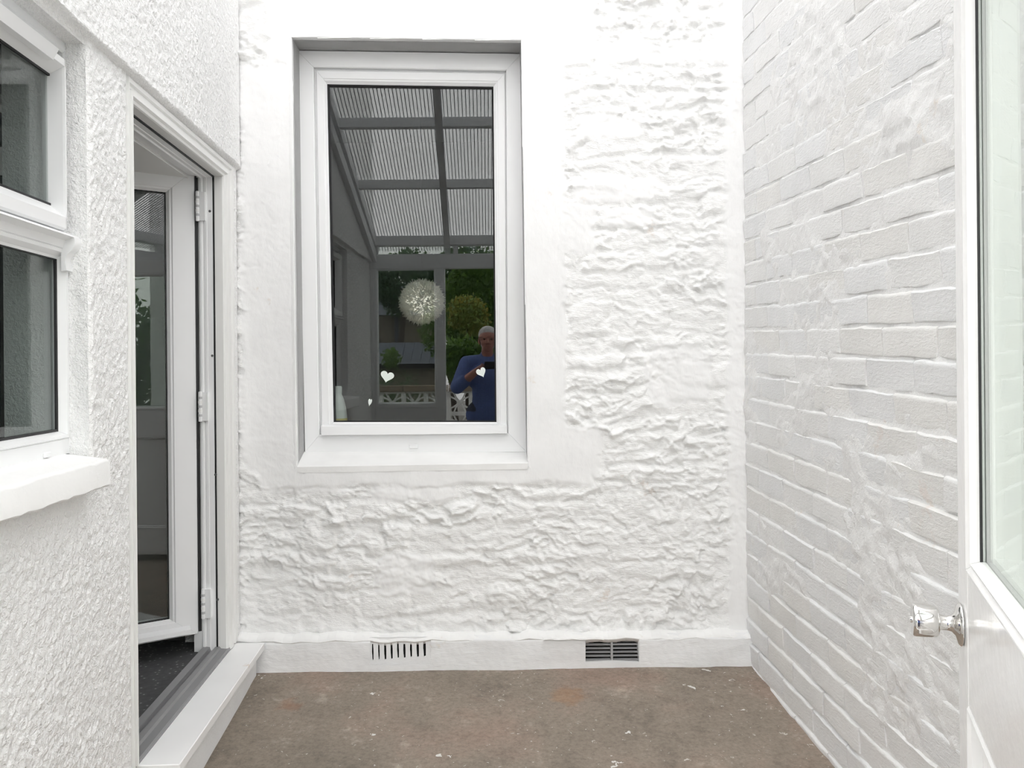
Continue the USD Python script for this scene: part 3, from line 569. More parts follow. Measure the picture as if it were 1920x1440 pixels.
# frame, rebated: its faces towards the opening carry gasket, grooves, screws and hinges
JP = [(-0.02, -0.14), (-0.02, -0.048), (0.55, -0.048), (0.55, -0.070), (0.75, -0.072), (0.75, -0.080), (0.60, -0.084), (0.60, -0.088), (1.0, -0.092), (1.0, -0.10), (0.1, -0.104), (0.1, -0.14)]
wj = 0.012
o2 = [wor(ML, p) for p in ([s0, zt, 0], [s1, zt, 0], [s1, zb, 0], [s0, zb, 0])]
i2 = [wor(ML, p) for p in ([s0 + wj, zt - wj, 0], [s1 - wj, zt - wj, 0], [s1 - wj, zb, 0], [s0 + wj, zb, 0])]
ring(door1, o2, i2, nL, JP, m_upvc, ('frame_head', 'frame_jamb', 'sill', 'frame_jamb'), skip=(2,))
for i, nm in ((0, 0), (1, 1)):
    A, B = (o2[i], o2[i + 1]); Ai, Bi = i2[i], i2[i + 1]
    obj('gasket', member(A, Ai, B, Bi, nL, [(-0.1, -0.0475), (-0.1, -0.042), (0.5, -0.042), (0.5, -0.0475)]), m_black, door1, smooth=False)
for u, v in ((393.5, 396), (398, 667), (404, 890), (407.5, 1124.5)):
    p = on_plane(u, v, wor(ML, [s1 - 0.5 * wj, 0, 0]), dirL)
    obj('screw', lathe([(0.0001, 0.0022), (0.0046, 0.0022), (0.0056, 0.0), (0.0056, -0.004)], p, -dirL, 14), m_steel, door1)
# the leaf: outer face, hinged on the far jamb
LD = unit([-0.845, -0.535, 0]); LN = np.cross(LD, Z); LN = LN if LN[1] < 0 else -LN
hinge = on_plane(368, 682, np.array([0, 3.215, 0.]), np.array([0, 1., 0])); hinge[2] = 0
LZ0, LZ1, LW = zb + 0.012, zt - 0.020, 0.80
zl = on_plane(369, 1189, hinge, LN)[2]; LZ0 = zl; LZ1 = on_plane(361, 318, hinge, LN)[2]
leaf = thing('door_leaf', 'white plastic door leaf with a tall glass pane, swung inward on the left', 'door', hinge + Z * LZ0)
def lf(s, z, h=0): return hinge + LD * s + Z * z + LN * h
def lq(s0, z0, s1, z1): return [lf(s1, z1), lf(s0, z1), lf(s0, z0), lf(s1, z0)]
gs = on_plane(316, 800, hinge, LN) - hinge; gs = float(gs @ LD)
gt, gb = on_plane(300, 358, hinge, LN)[2], on_plane(300, 1166, hinge, LN)[2]
ring(leaf, lq(0, LZ0, LW, LZ1), lq(gs, gb, LW - gs, gt), LN, [(0, -0.06), (0, -0.003), (0.03, 0), (0.80, 0), (0.84, -0.004), (0.9, -0.005), (1, -0.016), (1, -0.06)], m_upvc, ('top_rail', 'stile', 'bottom_rail', 'stile'))
obj('pane', slab([lf(gs - 0.01, gb - 0.01), lf(LW - gs + 0.01, gb - 0.01), lf(LW - gs + 0.01, gt + 0.01), lf(gs - 0.01, gt + 0.01)], -LN * 1, 0.004).apply_translation(-LN * 0.02), m_glass, leaf, smooth=False)
for A, B in (((gs, gb), (gs + 0.005, gt)), ((LW - gs - 0.005, gb), (LW - gs, gt)), ((gs, gb), (LW - gs, gb + 0.006)), ((gs, gt - 0.006), (LW - gs, gt))):
    obj('gasket', slab([lf(A[0], A[1]), lf(B[0], A[1]), lf(B[0], B[1]), lf(A[0], B[1])], LN, 0.003).apply_translation(-LN * 0.0195), m_black, leaf, smooth=False)
wbz = on_plane(330, 1182, hinge, LN)[2]
obj('weather_bar', prism([lf(0.035, wbz + 0.006, 0), lf(0.035, wbz + 0.012, 0.004), lf(0.035, wbz, 0.026), lf(0.035, wbz - 0.016, 0.028), lf(0.035, wbz - 0.018, 0)], [lf(LW - 0.03, wbz + 0.006, 0), lf(LW - 0.03, wbz + 0.012, 0.004), lf(LW - 0.03, wbz, 0.026), lf(LW - 0.03, wbz - 0.016, 0.028), lf(LW - 0.03, wbz - 0.018, 0)]), m_upvc, leaf, smooth=False)
for nm, A, B in (('edge_seal', (-0.012, LZ0 + 0.01), (0.0, LZ1 + 0.008)), ('edge_seal', (0.0, LZ1), (LW, LZ1 + 0.009))):
    obj(nm, slab([lf(A[0], A[1]), lf(B[0], A[1]), lf(B[0], B[1]), lf(A[0], B[1])], -LN, 0.014).apply_translation(LN * 0.001), m_black, leaf, smooth=False, label='black rubber seal round the edge')
for v in (388, 762, 1130):
    c = on_plane(372.5 + (v - 388) * 0.0145, v, wor(ML, [s1 - 0.004, 0, 0]), dirL) - dirL * 0.016; h = 0.062
    k = obj('hinge', [lathe([(0.0001, -h), (0.006, -h), (0.0075, -h + 0.003), (0.0075, h - 0.003), (0.006, h), (0.0001, h)], c, Z, 16), box(c - [0.002, 0.0, h * 0.95], c + [0.030, 0.018, h * 0.95])], m_upvc, door1)
    for t in range(5):
        obj('knuckle', lathe([(0.0001, -0.005), (0.0085, -0.005), (0.0085, 0.005), (0.0001, 0.005)], c + Z * (t - 2) * 0.018 - LN * 0.0, Z, 12), m_upvc_warm if t % 2 else m_alu2, k)
obj('lining', bbox([s0 - 0.01, zt - 0.012, -0.42], [s1 + 0.01, zt + 0.02, -0.141], 0.002, ML), m_upvc_warm, door1, smooth=False, label='flat soffit lining behind the frame head')
# aluminium threshold with raised ribs
tp = [(0.0, 0.0), (0.0, 0.010), (-0.004, 0.014), (-0.030, 0.016), (-0.036, 0.024), (-0.052, 0.026), (-0.058, 0.018), (-0.062, 0.010), (-0.070, 0.010), (-0.073, 0.026), (-0.100, 0.028), (-0.106, 0.020), (-0.108, 0.0)]
obj('threshold', prism(wor(ML, [[s0 - 0.012, zb + z - 0.004, d] for d, z in tp]), wor(ML, [[s1 + 0.03, zb + z - 0.004, d] for d, z in tp])), m_alu, door1, smooth=False, label='ribbed grey aluminium threshold')

# step outside the door
st = thing('door_step', 'white board step on a painted riser outside the left door', 'step', wor(ML, [(s0 + s1) / 2, 0.05, 0.06]), kind='structure')
sa = pL(300, 1430, 0.06)[0]; sa = 2.318; dz = on_plane(410, 1310, np.array([0, 0, zb - 0.004]), Z)
obj('tread', bbox([sa, zb - 0.034, -0.012], [S_C - 0.065, zb - 0.004, 0.122], 0.0025, ML), m_board, st, smooth=False)
rz = [pL(u, v, 0.105) for u, v in ((356, 1437), (467, 1256))]
obj('riser', box([sa + 0.02, -0.1, -0.01], [S_C - 0.075, zb - 0.034, 0.088], ML), m_plinth, st)

# ------------------------------------------------------------------ rooms of the house behind its windows and door
def shell(name, lo, hi, m, label, open_sides=(), t=0.05):
    lo, hi = np.array(lo, float), np.array(hi, float); o, pr = thing(name, label, 'room', ((lo[0] + hi[0]) / 2, (lo[1] + hi[1]) / 2, lo[2]), kind='structure'), []
    for ax, sd, nm in ((0, 0, 'left_side'), (0, 1, 'right_side'), (1, 0, 'near_side'), (1, 1, 'far_side'), (2, 0, 'floor_slab'), (2, 1, 'ceiling_slab')):
        if (ax, sd) in open_sides: continue
        l, h = lo.copy() - t, hi.copy() + t
        if sd == 0: l[ax], h[ax] = lo[ax] - t, lo[ax]
        else: l[ax], h[ax] = hi[ax], hi[ax] + t
        obj(nm, box(l, h), m, o)
    return o
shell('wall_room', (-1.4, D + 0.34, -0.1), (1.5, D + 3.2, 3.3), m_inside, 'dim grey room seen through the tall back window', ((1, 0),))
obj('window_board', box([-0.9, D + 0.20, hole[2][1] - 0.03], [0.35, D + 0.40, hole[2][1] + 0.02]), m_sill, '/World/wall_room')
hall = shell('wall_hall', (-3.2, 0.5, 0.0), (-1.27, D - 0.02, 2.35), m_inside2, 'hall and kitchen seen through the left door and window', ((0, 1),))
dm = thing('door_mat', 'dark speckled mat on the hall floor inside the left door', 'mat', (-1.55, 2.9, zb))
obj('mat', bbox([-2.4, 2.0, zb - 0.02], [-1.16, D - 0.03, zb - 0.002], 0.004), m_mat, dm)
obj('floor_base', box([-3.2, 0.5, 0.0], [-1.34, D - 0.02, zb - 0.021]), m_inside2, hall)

# ------------------------------------------------------------------ tall window in the back wall
WD = -0.135
def wq(pts, d): return [wor(MB, pB(u, v, d)) for u, v in pts]
nB = np.array([0, -1., 0])
win1 = thing('window_1', 'tall white plastic sash window recessed in the rubble back wall', 'window', wor(MB, [(hole[2][0] + hole[3][0]) / 2, hole[3][1], WD]), kind='structure')
ring(win1, wq([(557, 95), (976, 101), (987, 847), (572, 847.5)], WD), wq([(587.5, 125.6), (949, 132), (953, 812), (599, 815)], WD), nB, [(0, -0.06), (0, 0), (0.94, 0), (1, -0.003), (1, -0.022), (1.35, -0.022), (1.35, -0.06)], m_upvc, ('head', 'jamb', 'frame_sill', 'jamb'))
SQ, GQ = wq([(592.3, 130.5), (946.6, 136.5), (950.3, 811.5), (602.6, 812)], WD), wq([(611.8, 155), (925.2, 159.5), (931, 792), (624, 792)], WD)
sash = thing('window_sash', 'white sash holding the glass of the tall back window', 'window sash', wor(MB, [(hole[2][0] + hole[3][0]) / 2, hole[3][1] + 0.06, WD]), kind='structure')
ring(sash, SQ, GQ, nB, [(0, -0.06), (0, -0.008), (0.06, -0.005), (0.62, -0.005), (0.68, -0.008), (0.78, -0.009), (1, -0.020), (1, -0.06)], m_upvc, ('top_rail', 'stile', 'bottom_rail', 'stile'))
G0 = wq([(606, 149), (931, 153), (937, 798), (618, 798)], WD)
gd = (GY - D + WD)                                                       # glass plane behind the frame face
obj('pane', slab(G0, nB, 0.004).apply_translation(-nB * (gd + 0.004)), m_glass, sash, smooth=False, label='double glazed pane reflecting the lean-to, the garden and the photographer')
gi = wq([(615.5, 159.5), (922.5, 163.5), (928, 789.5), (627.5, 789.5)], WD)
for i in range(4):
    j = (i + 1) % 4; obj('gasket', member(GQ[i], gi[i], GQ[j], gi[j], nB, [(0, -gd), (0, -gd + 0.010), (0.3, -gd + 0.010), (1, -gd + 0.002), (1, -gd)], 0), m_black, sash, smooth=False)
p, q = pB(602.5, 797.5, WD + 0.02), pB(950.5, 813, WD + 0.02)
obj('drip_bar', prism(*[wor(MB, [[x, z0_ + 0.003, WD - 0.005], [x, z0_, WD + 0.012], [x, z0_ - 0.006, WD + 0.022], [x, z1_ + 0.002, WD + 0.024], [x, z1_, WD + 0.022], [x, z1_, WD - 0.005]]) for x, z0_, z1_ in ((p[0], p[1], q[1] - 0.001), (q[0], pB(950, 797, WD + 0.02)[1], q[1]))]), m_upvc, sash, smooth=False)
p = pB(776, 836.5, WD)
obj('drain_cap', bbox([p[0] - 0.020, p[1] - 0.010, WD], [p[0] + 0.020, p[1] + 0.009, WD + 0.008], 0.002, MB), m_upvc, win1, label='small white drain cap on the frame')
# things on or close behind that glass
def heart(c, w, h, rot, label, name='heart_sticker'):
    t = np.linspace(0, 2 * np.pi, 60, endpoint=False)
    x, y = 16 * np.sin(t) ** 3, 13 * np.cos(t) - 5 * np.cos(2 * t) - 2 * np.cos(3 * t) - np.cos(4 * t)
    x, y = x / 32 * w, (y + 2) / 29 * h; r = math.radians(rot)
    M = MB.copy(); M[:3, 3] = c
    obj(name, extrude(Polygon(np.c_[x * math.cos(r) - y * math.sin(r), x * math.sin(r) + y * math.cos(r)]), 0.0008, M), m_sticker, label=label, category='sticker', smooth=False)
def on_glass(u, v): return on_y(u, v, GY - 0.0045)
heart(on_glass(725.5, 707), 0.062, 0.052, -14, 'white heart sticker, the left and larger of two on the back window glass')
heart(on_glass(693.5, 755), 0.017, 0.036, -12, 'narrow white half heart sticker low on the back window glass, left of the rest')
heart(on_glass(903, 699), 0.044, 0.046, 24, 'small tilted white heart sticker near the right edge of the back window glass')
bc = on_y(637, 788, GY + 0.075)
bt = thing('detergent_bottle', 'white plastic bottle with yellow label, lower left corner of the back window', 'bottle', (bc[0] - 0.01, bc[1] + 0.02, hole[2][1] + 0.02))
zz = hole[2][1] + 0.02; hb_ = on_y(637, 724, GY + 0.075)[2] - zz
prof = [(0.0001, 0.0), (0.036, 0.0), (0.040, 0.006), (0.041, hb_ * 0.55), (0.037, hb_ * 0.68), (0.026, hb_ * 0.82), (0.017, hb_ * 0.88), (0.0165, hb_ * 0.9)]
o_ = np.array([bc[0] - 0.01, bc[1] + 0.02, zz])
obj('body', lathe(prof, o_, Z, 36), m_bottle, bt); obj('cap', lathe([(0.0001, hb_ * 0.9), (0.018, hb_ * 0.9), (0.018, hb_ * 0.985), (0.015, hb_), (0.0001, hb_)], o_, Z, 28), m_bottle, bt)
obj('label', lathe([(0.0412, hb_ * 0.40), (0.0418, hb_ * 0.40), (0.0418, hb_ * 0.54), (0.0412, hb_ * 0.54)], o_, Z, 36), m_yellow, bt, label='pale yellow paper label')
# feather lampshade hanging in the room
lc = on_y(791, 566, 4.25); LR = 38 / F * 4.25
lamp = thing('feather_lampshade', 'round fluffy white feather pendant lampshade hanging in the room behind the back window', 'lampshade', lc)
m_feather = mat('white_feather', {'d': ('diffuse_bsdf', {'color': (0.90, 0.885, 0.85)}), 't': ('translucent_bsdf', {'color': (0.92, 0.90, 0.86)}), 'x': ('mix_closure', {'fac': 0.5})}, [('d.BSDF', 'x.closure1'), ('t.BSDF', 'x.closure2')], surface='x.closure')
fr = np.random.default_rng(9); fv, ff = [], []
for k in range(3600):
    dv = unit(fr.normal(size=3)); tn = unit(np.cross(dv, fr.normal(size=3))); bn = np.cross(dv, tn)
    p0 = lc + dv * LR * fr.uniform(0.72, 0.86); L = LR * fr.uniform(0.26, 0.46); w = fr.uniform(0.0025, 0.0055); cl = fr.uniform(0.2, 0.6)
    b = len(fv)
    pts = [p0, p0 + (dv * 0.5 + tn * cl * 0.2) * L + bn * w, p0 + (dv * 0.5 + tn * cl * 0.2) * L - bn * w, p0 + (dv * 0.85 + tn * cl) * L]
    fv += pts; ff += [[b, b + 1, b + 2], [b + 1, b + 3, b + 2]]
obj('feathers', trimesh.Trimesh(fv, ff, process=False), m_feather, lamp, smooth=False, kind='stuff')
sp = trimesh.creation.icosphere(2, LR * 0.78); sp.apply_translation(lc); obj('globe', sp, m_feather, lamp)
obj('flex', lathe([(0.0012, 0.0), (0.0012, 3.3 - lc[2])], lc, Z, 8), m_black, lamp)
bulb = UsdLux.SphereLight.Define(stage, lamp + '/bulb_light'); bulb.CreateRadiusAttr(0.025); bulb.CreateIntensityAttr(3.6); bulb.CreateColorAttr(Gf.Vec3f(1.0, 0.97, 0.93))

# ------------------------------------------------------------------ front of the lean-to: posts, side windows, clerestory, eaves
YF = 0.5
def rx(u): return refl(u, 682, YF)[0]
def rz(v, u=800): return refl(u, v, YF)[2]
EAVE_T, EAVE_B, HEAD_B = rz(443), rz(461), rz(477)
HEAD2 = rz(504)
xw0, xw1, xo = rx(703), rx(820), rx(836); xh = 0.45; xL, xRt = OL[0] - 0.0363 * YF - 0.03, cornR[0] + 0.0315 * (D - YF) + 0.02
GRD = -0.03
front = thing('wall_front', 'white framed glazed front of the lean-to behind the camera', 'wall', ((xL + xRt) / 2, YF, 0), kind='structure')
def fb_(x0, z0, x1, z1, y0=YF - 0.035, y1=YF + 0.035): return bbox([x0, y0, z0], [x1, y1, z1], 0.004)
obj('eaves_beam', fb_(xL, EAVE_B, xRt, EAVE_T, YF - 0.05, YF + 0.05), m_roof, front, smooth=False)
obj('head_rail', fb_(xL, HEAD2, xRt, HEAD_B), m_roof, front, smooth=False)
for x0, x1 in ((xL, xw0), (xw1, xo), (xh, xh + 0.06), (xRt - 0.07, xRt)): obj('post', fb_(x0, GRD, x1, HEAD2), m_roof, front, smooth=False)
for x in (rx(706), rx(856), 0.5, 1.05): obj('clerestory_bar', fb_(x - 0.02, HEAD_B, x + 0.02, EAVE_B, YF - 0.02, YF + 0.02), m_roof, front, smooth=False)
obj('clerestory_pane', box([xL, YF - 0.003, HEAD_B - 0.01], [xRt, YF + 0.003, EAVE_B + 0.01]), m_glass1, front, smooth=False)
wz0 = rz(764, 770)
for k, (x0, x1, lab_) in enumerate(((xw0, xw1, 'white framed side window beside the doorway of the lean-to front'), (xh + 0.06, xRt - 0.07, 'white framed fixed side light right of the lean-to doorway'))):
    w = thing('window_%d' % (3 + k), lab_, 'window', ((x0 + x1) / 2, YF, wz0), kind='structure')
    ro = [np.array(p) for p in ([x0, YF, HEAD2], [x1, YF, HEAD2], [x1, YF, wz0], [x0, YF, wz0])]
    fw = 0.022; ri = [np.array(p) for p in ([x0 + fw + 0.01, YF, HEAD2 - 0.012], [x1 - fw, YF, HEAD2 - 0.012], [x1 - fw, YF, wz0 + 0.045], [x0 + fw + 0.01, YF, wz0 + 0.045])]
    ring(w, ro, ri, np.array([0, 1., 0]), [(0, -0.03), (0, 0.03), (0.7, 0.03), (1, 0.012), (1, -0.03)], m_roof, ('head', 'jamb', 'frame_sill', 'jamb'))
    obj('pane', box([x0 + 0.02, YF - 0.002, wz0 + 0.03], [x1 - 0.02, YF + 0.002, HEAD2 - 0.008]), m_glass1, w, smooth=False)
    obj('panel', fb_(x0, GRD, x1, wz0, YF - 0.03, YF + 0.025), m_roof, front, smooth=False)
obj('door_sill', fb_(xo, GRD - 0.05, xh, GRD + 0.02, YF - 0.06, YF + 0.05), m_plinth, front)

# roof: rafters, purlins, ribbed clear sheets
RS = 0.40
def roof_z(y): return (EAVE_T + EAVE_B) / 2 + 0.03 + RS * (y - YF)
roof = thing('ceiling', 'lean-to roof of clear ribbed plastic sheets on white timbers', 'roof', (0, 1.8, roof_z(1.8)), kind='structure')
def roof_y(v):                                                          # depth at which the mirrored roof crosses this pixel row
    t = -ray(800, v)[2] * -1; t = ray(800, v)[2]
    return (2 * GY * t + CZ - (roof_z(0))) / (RS + t)
raf = [xL + 0.06, rx(840), rx(840) + 0.69, xRt - 0.06]
def beam(p, q, w, h):
    p, q = np.asarray(p, float), np.asarray(q, float); d = unit(q - p); sx = unit(np.cross(d, Z)); up = np.cross(sx, d)
    s = [sx * w / 2 + up * 0, sx * w / 2 - up * h, -sx * w / 2 - up * h, -sx * w / 2]
    return prism([p + k for k in s], [q + k for k in s])
for k, x in enumerate(raf):
    xt = x + (0.05 if k == 1 else 0); obj('rafter', beam([x, YF - 0.12, roof_z(YF - 0.12)], [xt - (0.08 if k == 0 else 0), D - 0.01, roof_z(D - 0.01)], 0.05, 0.085), m_roof, roof, smooth=False)
ys = [YF] + [roof_y(v) for v in (337, 221)] ; ys += [ys[2] + 0.66, D - 0.06]
for y in ys[1:]:
    obj('purlin', beam([xL - 0.02, y, roof_z(y) - 0.004], [xRt, y, roof_z(y) - 0.004], 0.06, 0.062), m_roof, roof, smooth=False)
wpl = [OL + dirL * y / dirL[1] + nL * 0.03 + Z * (roof_z(y) - 0.14) for y in (YF, D - 0.02)]
obj('wall_plate', beam(wpl[0], wpl[1], 0.05, 0.08), m_roof, roof, smooth=False)
ribs = []
for a, b in zip(raf[:-1], raf[1:]):
    y0, y1 = YF - 0.22, D - 0.005; a2 = a - (0.09 if a == raf[0] else 0)
    q = [[a2, y0, roof_z(y0) + 0.012], [b, y0, roof_z(y0) + 0.012], [b, y1, roof_z(y1) + 0.012], [a2, y1, roof_z(y1) + 0.012]]
    obj('roof_sheet', slab(q, Z, 0.004), m_sheet, roof, smooth=False)
    for x in np.arange(a2 + 0.012, b, 0.0245):
        ribs.append(beam([x, y0, roof_z(y0) + 0.0115], [x, y1, roof_z(y1) + 0.0115], 0.0048, 0.004))
obj('sheet_ribs', ribs, m_rib, roof, smooth=False, kind='stuff', label='fine ribs running down the clear sheets')

# ------------------------------------------------------------------ glazed door at the right, swung open past square
fe = on_plane(1797, 1172, np.array([0, 1.27, 0.]), np.array([0, 1., 0])); fe[2] = 0
DD_ = unit([-0.396, -0.918, 0]); DN = unit([-0.918, 0.396, 0]); DW = 0.84; DT = 0.042
dz0 = floor_z(*fe[:2]) + 0.02; dz1 = HEAD2 - 0.01
def df(s, z, h=0): return fe + DD_ * s + Z * z + DN * h
door2 = thing('door_2', 'white gloss painted glazed door with a chrome knob, swung open at the right', 'door', df(0, dz0), kind='structure')
SW = 0.092
midz1 = on_plane(1818, 1078, fe, DN)[2]; midz0 = on_plane(1815, 1320, fe, DN)[2]
def dboard(s0, z0, s1, z1): 
    M = np.eye(4); M[:3, 0], M[:3, 1], M[:3, 2], M[:3, 3] = DD_, Z, np.cross(DD_, Z), fe
    sg = np.sign(M[:3, 2] @ DN); return bbox([s0, z0, 0], [s1, z1, -DT * sg], 0.004, M)
obj('stile', dboard(0, dz0, SW, dz1), m_gloss, door2, smooth=False); obj('stile', dboard(DW - SW, dz0, DW, dz1), m_gloss, door2, smooth=False)
obj('top_rail', dboard(SW, dz1 - 0.10, DW - SW, dz1), m_gloss, door2, smooth=False); obj('lock_rail', dboard(SW, midz0, DW - SW, midz1), m_gloss, door2, smooth=False)
obj('bottom_rail', dboard(SW, dz0, DW - SW, dz0 + 0.2), m_gloss, door2, smooth=False)
BPF = [(0, -0.020), (0, 0.0), (0.18, 0.003), (0.45, -0.003), (0.62, -0.0035), (0.70, -0.001), (1, -0.015), (1, -0.020)]
def dring(nm, s0, z0, s1, z1, w, m):
    o = [df(s0, z1), df(s1, z1), df(s1, z0), df(s0, z0)]; i = [df(s0 + w, z1 - w), df(s1 - w, z1 - w), df(s1 - w, z0 + w), df(s0 + w, z0 + w)]
    ring(door2, o, i, DN, BPF, m, (nm,) * 4)
dring('glazing_bead', SW, midz1, DW - SW, dz1 - 0.10, 0.022, m_gloss)
dring('panel_moulding', SW, dz0 + 0.2, DW - SW, midz0, 0.022, m_gloss)
obj('pane', slab([df(SW + 0.01, midz1 + 0.01), df(DW - SW - 0.01, midz1 + 0.01), df(DW - SW - 0.01, dz1 - 0.11), df(SW + 0.01, dz1 - 0.11)], DN, 0.004).apply_translation(-DN * 0.021), m_glass1, door2, smooth=False)
gg = [df(SW + 0.0215, midz1 + 0.0215), df(SW + 0.0245, midz1 + 0.0215), df(SW + 0.0245, dz1 - 0.125), df(SW + 0.0215, dz1 - 0.125)]
obj('putty_line', slab(gg, DN, 0.0035).apply_translation(-DN * 0.0165), m_black, door2, smooth=False, label='dark cracked putty line along the glass')
obj('panel', dboard(SW, dz0 + 0.2, DW - SW, midz0).apply_translation(-DN * 0.014), m_gloss, door2, smooth=False)
for s0_, z0_, s1_, z1_ in ((SW, midz1, SW + 0.03, dz1 - 0.1), (DW - SW - 0.03, midz1, DW - SW, dz1 - 0.1), (SW, midz1, DW - SW, midz1 + 0.03)):
    obj('back_bead', dboard(s0_, z0_, s1_, z1_).apply_translation(-DN * 0.026), m_gloss, door2, smooth=False)
kc = on_plane(1804, 1171, fe, DN)
knob = obj('knob', lathe([(0.0001, 0.0), (0.031, 0.0), (0.0335, 0.002), (0.0335, 0.004), (0.030, 0.007), (0.018, 0.010), (0.0125, 0.015), (0.0115, 0.022), (0.0125, 0.030), (0.0135, 0.032),
                         (0.0215, 0.033), (0.0240, 0.036), (0.0255, 0.044), (0.0262, 0.055), (0.0264, 0.064), (0.0258, 0.068), (0.0235, 0.070), (0.0001, 0.0708)], kc, DN, 64), m_chrome, door2, smooth=50, label='polished chrome door knob on a round rose')
obj('latch_button', lathe([(0.0001, 0.0706), (0.005, 0.0706), (0.005, 0.073), (0.0001, 0.0734)], kc, DN, 20), m_chrome, knob)

# ------------------------------------------------------------------ the photographer in the doorway, seen in the back window's glass
def hull(ps):
    return m3.Manifold.batch_hull([m3.Manifold.sphere(r, 20).translate(tuple(map(float, p))) for p, r in ps])
def limbs(chains, res=0.022, it=8):
    out = m3.Manifold()
    for ch in chains:
        for a, b in zip(ch[:-1], ch[1:]): out = out + hull([a, b])
    m = out.refine_to_length(res).to_mesh(); t = trimesh.Trimesh(m.vert_properties[:, :3], m.tri_verts)
    trimesh.smoothing.filter_taubin(t, iterations=it); return t
G0_ = -0.02; MX, MY = 0.0, -0.40
def J(x, y, z): return np.array([MX + x, MY + y, z])
skin = plain('skin', (0.36, 0.16, 0.12), 0.5); shirt_m = mat('striped_shirt', {
    'g': ('geometry', {}), 's': ('separate_xyz', {}), 'k': ('math', {'math_type': 'multiply', 'value2': 420.0}), 'w': ('math', {'math_type': 'sine'}),
    'r': ('rgb_ramp', {'ramp': [(0.3, (0.05, 0.085, 0.25)), (0.6, (0.15, 0.215, 0.44))]}), 'p': ('principled_bsdf', {'roughness': 0.8})},
    [('g.position', 's.vector'), ('s.x', 'k.value1'), ('k.value', 'w.value1'), ('w.value', 'r.fac'), ('r.color', 'p.base_color')])
navy = plain('navy_cloth', (0.03, 0.035, 0.06), 0.85); hair_m = plain('grey_hair', (0.46, 0.455, 0.45), 0.8); shoe_m = plain('brown_leather', (0.09, 0.05, 0.03), 0.5)
man = thing('person', 'man in a blue striped shirt photographing with a phone, reflected in the back window', 'person', (MX, MY, G0_))
hd = J(0.01, 0.06, 1.645)                                               # head centre; looks along +y
sh = {-1: J(-0.195, 0.0, 1.425), 1: J(0.195, 0.0, 1.425)}
el = {-1: J(-0.285, 0.13, 1.20), 1: J(0.275, 0.14, 1.19)}
PHX, PHZ = 0.052, 1.405; PHW, PHH = 0.150, 0.073
wr = {-1: np.array([PHX - PHW / 2 - 0.045, -0.085, 1.375]), 1: np.array([PHX + PHW / 2 + 0.045, -0.085, 1.375])}
ch = [[(J(0, 0, 0.98), 0.135), (J(0, -0.01, 1.10), 0.125), (J(0, 0, 1.30), 0.14), (J(0, 0.0, 1.40), 0.105)],
      [(J(-0.09, 0, 0.95), 0.105), (J(0.09, 0, 0.95), 0.105)], [(J(-0.07, 0, 1.30), 0.125), (J(0.07, 0, 1.30), 0.125)],
      [(sh[-1], 0.062), (J(0, 0, 1.44), 0.07), (sh[1], 0.062)], [(J(0, 0.0, 1.43), 0.062), (J(0.005, 0.03, 1.55), 0.056)]]
# head: cranium, jaw, nose, ears, brow, lips
ch += [[(hd + [0, -0.02, 0.035], 0.088), (hd + [0, 0.02, 0.03], 0.080)], [(hd + [0, 0.02, 0.02], 0.074), (hd + [0, 0.045, -0.065], 0.048)], [(hd + [0, 0.03, -0.02], 0.068), (hd + [0, 0.055, -0.085], 0.030)],
       [(hd + [0, 0.092, 0.012], 0.009), (hd + [0, 0.112, -0.026], 0.013)], [(hd + [-0.018, 0.098, -0.030], 0.009), (hd + [0.018, 0.098, -0.030], 0.009)],
       [(hd + [-0.04, 0.082, 0.026], 0.012), (hd + [0.04, 0.082, 0.026], 0.012)], [(hd + [-0.02, 0.086, -0.058], 0.008), (hd + [0.02, 0.086, -0.058], 0.008)]]
for s_ in (-1, 1):
    ch += [[(hd + [s_ * 0.078, 0.0, 0.018], 0.012), (hd + [s_ * 0.084, -0.008, -0.012], 0.013), (hd + [s_ * 0.076, 0.0, -0.034], 0.009)]]
    ch += [[(sh[s_], 0.056), (el[s_], 0.044), ((el[s_] + wr[s_]) / 2, 0.040), (wr[s_], 0.028)]]
    ch += [[(J(s_ * 0.09, 0, 0.93), 0.095), (J(s_ * 0.10, 0.02, 0.50), 0.062), (J(s_ * 0.105, 0.0, 0.36), 0.058), (J(s_ * 0.11, -0.01, 0.08), 0.040)], [(J(s_ * 0.11, -0.01, 0.04), 0.04), (J(s_ * 0.125, 0.13, 0.02), 0.033)]]
    # palm behind the phone's end, four fingers over its far face, thumb on the near face
    pe = np.array([PHX + s_ * (PHW / 2 + 0.012), -0.040, PHZ - 0.02])
    ch += [[(wr[s_], 0.027), (pe + [s_ * 0.006, -0.016, 0.012], 0.020)], [(wr[s_], 0.027), (pe + [s_ * 0.004, -0.006, -0.018], 0.018)]]
    for f, (dz_, ln) in enumerate(((0.030, 0.044), (0.014, 0.052), (-0.003, 0.050), (-0.019, 0.038))):
        k0 = pe + np.array([s_ * 0.010, -0.004, dz_]); k1 = pe + np.array([s_ * 0.012, 0.018, dz_ + 0.002]); k2 = np.array([PHX + s_ * (PHW / 2 + 0.010 - ln * 0.45), -0.0195 + 0.012, PHZ - 0.02 + dz_]); k3 = k2 + [-s_ * ln * 0.45, -0.001, -0.001]
        ch += [[(k0, 0.0095), (k1, 0.0088)]]
    th = [pe + [-s_ * 0.002, -0.020, 0.012], pe + [-s_ * 0.018, -0.018, 0.026], pe + [-s_ * 0.042, -0.010, 0.034]]
    ch += [[(th[0], 0.011), (th[1], 0.0098), (th[2], 0.0085)]]
obj('body', limbs(ch, 0.014, 6), skin, man, smooth=True)
